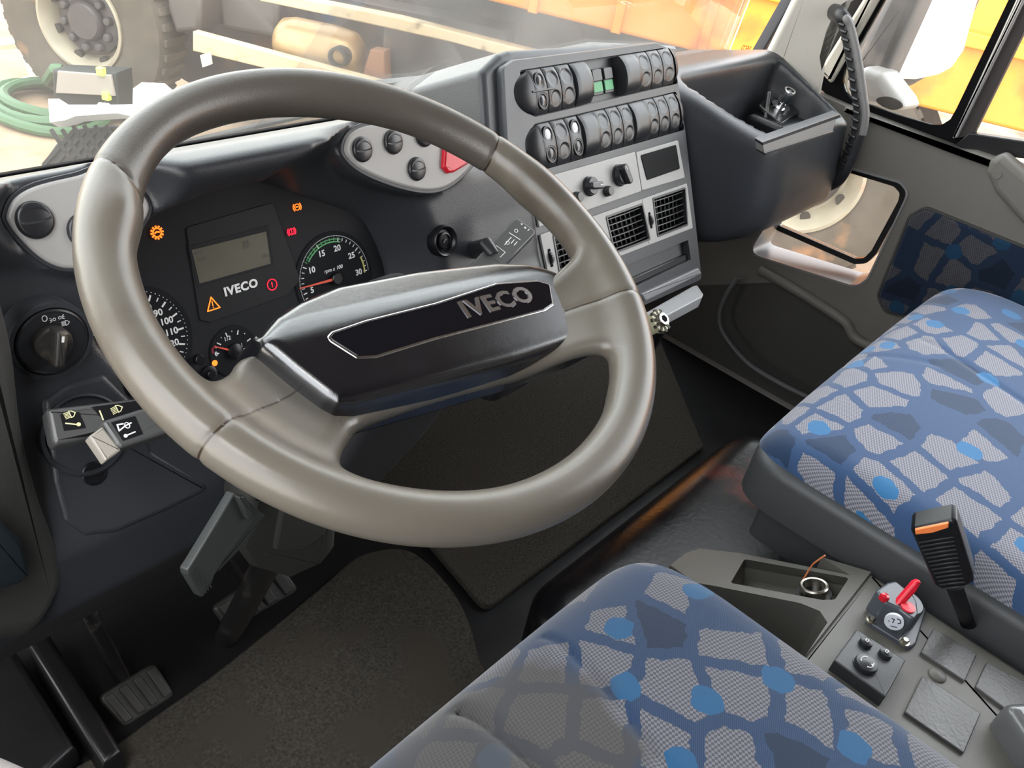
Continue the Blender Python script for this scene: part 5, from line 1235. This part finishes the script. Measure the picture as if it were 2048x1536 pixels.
def wheel(parent, u, v, h, R, Rr, lab, bolts=True, hb=.0):
    c = TR.px(u, v, h); f = Fr(c, TR.ex, TR.ey); b = B()
    b.lathe(f, 0, 0, [(Rr*.95, -.28), (R*.93, -.30), (R, -.24), (R, -.05), (R*.96, -.005), (R*.80, .02), (Rr*1.10, .0), (Rr*1.03, -.01)], 56, 0, close=False)
    for k in range(40): a = 2*pi*k/40; g = f.sub(cos(a)*R, sin(a)*R, a); b.box(g, -.012, -.022, .012, .022, -.26, -.03, .003)
    w = parent = b.build('tyre', TYRE, parent, sharp=40, label=lab)
    b = B(); b.lathe(f, 0, 0, [(Rr*1.06, -.02), (Rr*1.05, .008), (Rr*.99, .010), (Rr*.92, -.02), (Rr*.86, -.09), (Rr*.80, -.13), (Rr*.5, -.13), (0, -.13)], 48, 0, close=False)
    for k in range(8): a = .4+2*pi*k/8; b.lathe(f, Rr*.86*cos(a), Rr*.86*sin(a), [(.028, -.10), (.028, -.0865+.02), (0, -.066)], 12, 1, close=False)
    b.build('wheel_rim', [RIMM, pm('rim_hole', (.02, .016, .012), .9)], parent)
    b = B(); b.lathe(f, 0, 0, [(Rr*.74, -.14), (Rr*.74, -.09+hb), (Rr*.68, -.08+hb), (Rr*.43, -.085+hb), (Rr*.42, -.05+hb), (Rr*.36, -.03+hb), (0, -.028+hb)], 40, 0, close=False)
    for k in range(10): a = .2+2*pi*k/10; b.lathe(f, Rr*.57*cos(a), Rr*.57*sin(a), [(.028, -.09+hb), (.028, -.055+hb), (.02, -.045+hb), (0, -.044+hb)], 10, 0, close=False)
    b.build('wheel_hub', HUBM, parent)
wheel(TK, 158, 46, .18, .58, .285, 'dusty front wheel tyre')
wheel(TK, 1605, 352, .20, .62, .31, 'dusty rear wheel tyre seen through the low door window', hb=-.03)
b = B(); b.prism(TR, TR.ls([(-300, -300), (330, -200), (1100, -60), (1500, 60), (1850, 150), (1885, 250), (1500, 250), (1100, 190), (800, 190), (420, 190), (300, 120)], -.6), -.7, -.6, 0)
b.build('underbody', UND, TK)
b = B(); b.prism(TR, TR.ls([(330, -30), (402, -30), (402, 30), (398, 62), (350, 66), (335, 20)], .12), -.2, .12, .03)
b.prism(TR, TR.ls([(430, -40), (560, -20), (555, 80), (440, 60)], -.1), -.5, -.1, .04); b.prism(TR, TR.ls([(768, 40), (900, 75), (950, 160), (760, 150)], -.1), -.4, -.1, .02)
b.prism(TR, TR.ls([(700, 0), (1020, 60), (1010, 100), (930, 70)], -.3), -.5, -.3, .02)
b.build('side_boxes', pm('grey_boxes', (.06, .05, .045), .6, var=.4, vs=5, dirt=(.14, .09, .055), ds=4, dt=.6), TK)
b = B(); b.prism(TR, TR.ls([(385, 63), (700, 148), (880, 196), (880, 226), (700, 178), (385, 102)], .2), .14, .2, .008); b.build('side_guard', BEAM, TK, label='cream side guard beam')
b = B(); b.prism(TR, TR.ls([(520, -20), (800, 36), (1050, 100), (1150, 125), (1150, 142), (1040, 122), (900, 84), (700, 40), (520, 2)], .1), .02, .1, .008); b.build('chassis_rail', BEAM, TK, label='upper cream rail with rust')
tc_ = TR.px(600, 88, -.05); te = TR.px(712, 112, -.05); b = B(); ax_ = (te-tc_)
P_ = [tc_+ax_*t for t in (-.42, -.38, -.28, -.1, .6, .95, 1.08, 1.12)]; b.tube(P_, [.02, .09, .135, .15, .15, .135, .09, .03], 28); b.build('air_tank', pm('tank_gold', (.34, .22, .10), .35, .3, dirt=(.25, .12, .06), ds=8, dt=.62), TK, label='golden-brown round air tank')
b = B(); g = Fr(TR.px(674, 116, .13), TR.ex, TR.ey); b.lathe(g, 0, 0, [(.06, -.12), (.06, .0), (.045, .005), (.045, -.05), (0, -.05)], 24, 0, close=False); b.build('exhaust_pipe', pm('exhaust_dark', (.03, .025, .022), .7), TK)
b = B(); b.prism(TR, TR.ls([(724, 150), (740, 100), (768, 104), (770, 170)], .05), -.05, .05, .01); b.build('mudguard_bracket', pm('rusty_orange', (.22, .10, .05), .8), TK)
b = B(); b.prism(TR, TR.ls([(402, 110), (420, 105), (424, 128), (407, 134)], .25), .24, .26, 0); b.build('reflector', pm('pale_reflector', (.7, .68, .6), .5), TK)
b = B(); s0 = 2.2; 
b.prism(TR, [(s0, 1.30), (9.5, 1.30), (9.5, 2.75), (s0, 2.75)], -1.6, .15, .02)
for zz in (1.62, 2.1, 2.66): b.prism(TR, [(s0, zz), (9.5, zz), (9.5, zz+.07), (s0, zz+.07)], .14, .19, .01)
for k in range(16): x = s0+.25+k*.46; b.prism(TR, [(x, 1.30), (x+.05, 1.30), (x+.05, 1.62), (x, 1.62)], .14, .18, .005)
b.build('orange_body', ORG_, TK)
# pallet frame, charger, hose
PLF = Fr(TR.px(40, 120, -.1), TR.ex, TR.ey)
b = B()
for p, q, w in (((12, -10), (76, 165), .07), ((-20, 92), (46, 84), .06), ((-20, 186), (75, 160), .07), ((-4, 190), (16, 240), .07), ((45, 90), (80, 170), .05)):
    b.tube([PLF.px(*p), PLF.px(*q)], w*.6, 4)
b.build('timber_frame', pm('white_timber', (.60, .55, .44), .7), label='whitewashed timber frame leaning at the far left of the yard', cat='frame')
BXF = Fr(TR.px(170, 190, .75), TR.ex, TR.ey)
CH = thing('charger_box', BXF.px(170, 240), 'grey battery charger box with pale front on the ground before the truck wheel', 'charger')
b = B(); b.prism(BXF, BXF.ls([(102, 140), (232, 146), (240, 240), (108, 250)]), -.14, 0, .02); b.build('case', pm('charger_dark', (.02, .022, .02), .6, spec=.2), CH)
b = B(); b.prism(BXF, BXF.ls([(116, 142), (222, 150), (230, 192), (112, 186)], .01), 0, .015, .005); b.build('front_panel', pm('charger_pale', (.20, .18, .16), .6, dirt=(.03, .027, .027), ds=7, dt=.56), CH)
LIME = pm('lime_plastic', (.50, .80, .10), .5)
for u, v in ((201, 143), (212, 192)): b = B(); x, y = BXF.l(u, v, .02); b.box(BXF, x-.02, y-.022, x+.02, y+.022, 0, .035, .006); b.build('corner_bumper', LIME, CH)
b = B(); hf = Fr(onax(62, 222, 2, -1.97), (1, 0, 0), (0, 1, 0)); pts = []
for k in range(70): a = k*2*pi/22; rr = .42-.0028*k; pts.append(tuple(hf.w(rr*cos(a)*.9+.12, rr*sin(a)*1.2, .01*sin(k*.7)+.0012*k)))
pts += [tuple(onax(95, 160, 2, -1.8)), tuple(onax(110, 138, 2, -1.6)), tuple(onax(125, 140, 2, -1.6))]; b.tube(pts, .035, 8); b.build('green_hose', pm('green_hose', (.035, .085, .035), .6), label='coiled green hose lying on the sand beside the charger', cat='hose')
# own front mirror and wiper cowl in front of the windscreen
FM = thing('front_mirror', atd(190, 290, 1.45), 'black ribbed front mirror housing on a blown-out white arm outside the windscreen', 'mirror')
MF = Fr(atd(190, 290, 1.35), CR, -CD)
b = B(); b.prism(MF, rnd(MF.ls([(50, 370), (110, 285), (150, 255), (215, 248), (320, 250), (350, 300), (300, 400), (60, 430)]), .02), -.10, 0, .008)
for k in range(6): b.line(MF, MF.ls([(105+k*22, 262-(k > 1)*8), (150+k*22, 330)], 0), .006, -.001, .005); b.line(MF, MF.ls([(150+k*22, 262), (90+k*22, 330)], 0), .006, -.001, .005)
b.build('housing', pm('mirror_black', (.012, .012, .012), .7, var=.5, vs=60, spec=.2), FM)
b = B(); b.prism(Fr(MF.o, MF.ex, MF.ey), (MF.ls([(117, 210), (138, 210), (142, 222), (212, 222), (216, 217), (235, 219), (238, 222), (282, 221), (283, 190), (300, 178), (345, 180), (360, 260), (250, 238), (170, 244), (150, 252), (120, 256)])), .002, .03, 0); b.build('mirror_arm', pm('blown_out_white', (.9, .9, .88), .7), FM)  # overexposure is put into the colour: the arm is flat white
b = B(); cf = Fr((0, .43, -.150), (1, 0, 0), (0, 1, -.62)); b.prism(cf, rect(-.75, 0, 1.3, .36), -.05, 0, .01); b.prism(Fr((0, .44, -.085), (1, 0, 0), (0, 1, -.25)), rnd(rect(.09, 0, .62, .10), .03), -.05, 0, .012)
for k in range(60): x = -.7+k*.032; b.box(cf, x, .03, x+.018, .09, 0, .004, .001)
b.build('wiper_cowl', pm('cowl_black', (.03, .03, .03), .35, bump=.4, bs=300), label='black ventilated wiper cowl below the windscreen', cat='cowl')
def wiper(p, q, lab):
    a, c = Vector(p), Vector(q); b = B(); b.tube([a, (a+c)/2+Vector((0, 0, .02)), c], .008, 6); b.tube([a+Vector((0, .0, -.012)), c+Vector((0, 0, -.012))], .004, 6); b.build('wiper', pm('wiper_grey', (.25, .25, .25), .3), label=lab, cat='wiper')
wiper((.0, .47, -.075), (.52, .52, -.07), 'windscreen wiper behind the steering wheel rim')
wiper((.62, .50, -.055), (1.15, .47, -.06), 'windscreen wiper behind the storage tray')
# sticker on the windscreen
x, y = WF.l(1491, 97, .004); p0 = WF.l(1478, 95, .004); p1 = WF.l(1505, 101, .004)
b = B(); b.text(WF, 'IVECO', 0, 0, .016, .005, .0003, bold=.0004)
bs2 = B(); rot = atan2(p1[1]-p0[1], p1[0]-p0[0])
for q in b.v:
    lx, ly = (q-WF.o).dot(WF.ex), (q-WF.o).dot(WF.ey); lx = -lx; bs2.v.append(WF.w(x+lx*cos(rot)-ly*sin(rot), y+lx*sin(rot)+ly*cos(rot), .005))
bs2.f = b.f; bs2.m = b.m; bs2.build('windscreen_sticker', pm('red_transfer', (.55, .05, .02), .5), label='small red mirror-image lettering low on the windscreen', cat='sticker')
# passenger door mirror
RM = thing('door_mirror', onax(1800, 190, 0, 1.52), 'large black door mirror with blown-out glass outside the passenger window', 'mirror')
MR = fr3(onax(1780, 155, 0, 1.62), onax(1935, 80, 0, 1.80), onax(1860, -20, 0, 1.66))
if MR.n.dot(CP-MR.o) < 0: MR = Fr(MR.o, MR.ex, -MR.ey)
b = B(); b.prism(MR, rnd(MR.ls([(1762, 150), (1770, 120), (1832, -20), (1870, -120), (1990, -120), (1975, 0), (1935, 90), (1912, 128), (1870, 158), (1835, 178), (1790, 180)]), .02), -.12, -.004, .03, seg=5); b.build('housing', pm('mirror_shell', (.06, .056, .056), .4), RM, sharp=60)
b = B(); b.prism(MR, rnd(MR.ls([(1779, 148), (1846, 0), (1900, -110), (1975, -110), (1958, -20), (1938, 50), (1925, 100), (1900, 135), (1875, 148), (1830, 158), (1795, 157)]), .02), -.01, .004, .002); b.build('mirror_glass', pm('mirror_silver', (.92, .92, .92), .25, .3, emit=None), RM)
b = B(); a0 = [onax(1735, 120, 0, 1.50), onax(1748, 60, 0, 1.50), onax(1790, -20, 0, 1.50)]
MG = Fr(onax(1760, 80, 0, 1.52), (-.15, -1, 0), (0, 0, 1))
if MG.n.dot(CP-MG.o) < 0: MG = Fr(MG.o, -MG.ex, MG.ey)
b.prism(MG, MG.ls([(1700, 130), (1780, -30), (1850, -30), (1770, 150), (1700, 150)]), -.06, 0, .02); b.build('mirror_cover', pm('grey_shell', (.10, .092, .095), .5, dirt=(.2, .17, .16), ds=12), RM)
b = B(); p = [onax(1690, 190, 0, 1.46), onax(1730, 165, 0, 1.50), onax(1790, 210, 0, 1.56)]
b.prism(MG, rnd(MG.ls([(1690, 150), (1730, 132), (1760, 145), (1800, 198), (1806, 215), (1796, 222), (1760, 215), (1700, 205), (1686, 175)], .05), .02), -.02, .05, .02, seg=5); b.build('mirror_foot', pm('foot_grey', (.30, .28, .27), .35), RM, sharp=60)
b = B(); b.prism(MG, cr(MG.ls([(1753, 198), (1775, 193), (1798, 203), (1803, 214), (1785, 220), (1760, 210)], .05), 4), .045, .0515, .001); b.build('foot_opening', BLKM, RM)

# ------------------------------------------------------------------ bits at the left edge
SD = thing('side_trim', (-.24, .14, -.5), 'greyish side trim curving down the left end of the dashboard', 'trim')
SF_ = fr3(onax(40, 700, 1, .15), onax(150, 1100, 1, .135), onax(0, 1000, 1, .12))
if SF_.n.dot(CP-SF_.o) < 0: SF_ = Fr(SF_.o, SF_.ex, -SF_.ey)
b = B(); b.prism(SF_, cr(SF_.ls([(-120, 500), (0, 500), (12, 560), (45, 700), (62, 850), (92, 980), (120, 1060), (138, 1120), (136, 1170), (105, 1235), (70, 1275), (20, 1290), (-120, 1270)]), 5), -.05, 0, .018, seg=6); b.build('trim_panel', pm('side_trim_grey', (.050, .050, .047), .5, bump=.4, bs=500), SD, sharp=60)
b = B(); b.prism(SF_, rnd(SF_.ls([(-60, 1020), (0, 1035), (45, 1080), (62, 1150), (40, 1170), (-60, 1200)], .01), .01), 0, .012, .006, seg=4); b.build('door_pocket', pm('blue_grey_plastic', (.022, .030, .038), .4), SD)
fz = Fr((0, 0, -.72), (1, 0, 0), (0, 1, 0)); b = B(); b.prism(fz, fz.ls([(40, 1262), (92, 1255), (245, 1500), (205, 1530)]), -.06, 0, .008); b.prism(fz, fz.ls([(-60, 1300), (30, 1290), (150, 1480), (60, 1560), (-100, 1500)]), -.06, -.012, .01); b.build('trim_4', RUBB, kind='structure')
# knee panel seams and screws
def surf_y(u, v): return onax(u, v, 1, .122)
for u, v in ((127, 1210), (325, 1113)):
    f = Fr(onax(u, v, 1, .138), (1, 0, 0), (0, -.3, 1)); b = B(); b.lathe(f, 0, 0, [(.0042, -.004), (.0042, .001), (.003, .003), (0, .0034)], 20, 0, close=False); b.box(f, -.0022, -.0004, .0022, .0004, .0033, .0037, 0, 1); b.box(f, -.0004, -.0022, .0004, .0022, .0033, .0037, 0, 1)
    b.build('panel_screw', [STEEL, BLKM], DA)
AR = fr3(onax(0, 1475, 2, -.20), onax(110, 1540, 2, -.20), onax(0, 1600, 2, -.22))
b = B(); AX = Fr((0, 0, -.16), (1, 0, 0), (0, 1, 0)); b.prism(AX, rnd(AX.ls([(-200, 1400), (0, 1474), (60, 1500), (118, 1540), (170, 1600), (0, 1750), (-300, 1700)]), .03), -.08, 0, .03, seg=6); b.build('armrest', GREYF, label='pale grey cloth armrest at the bottom left corner', cat='armrest')
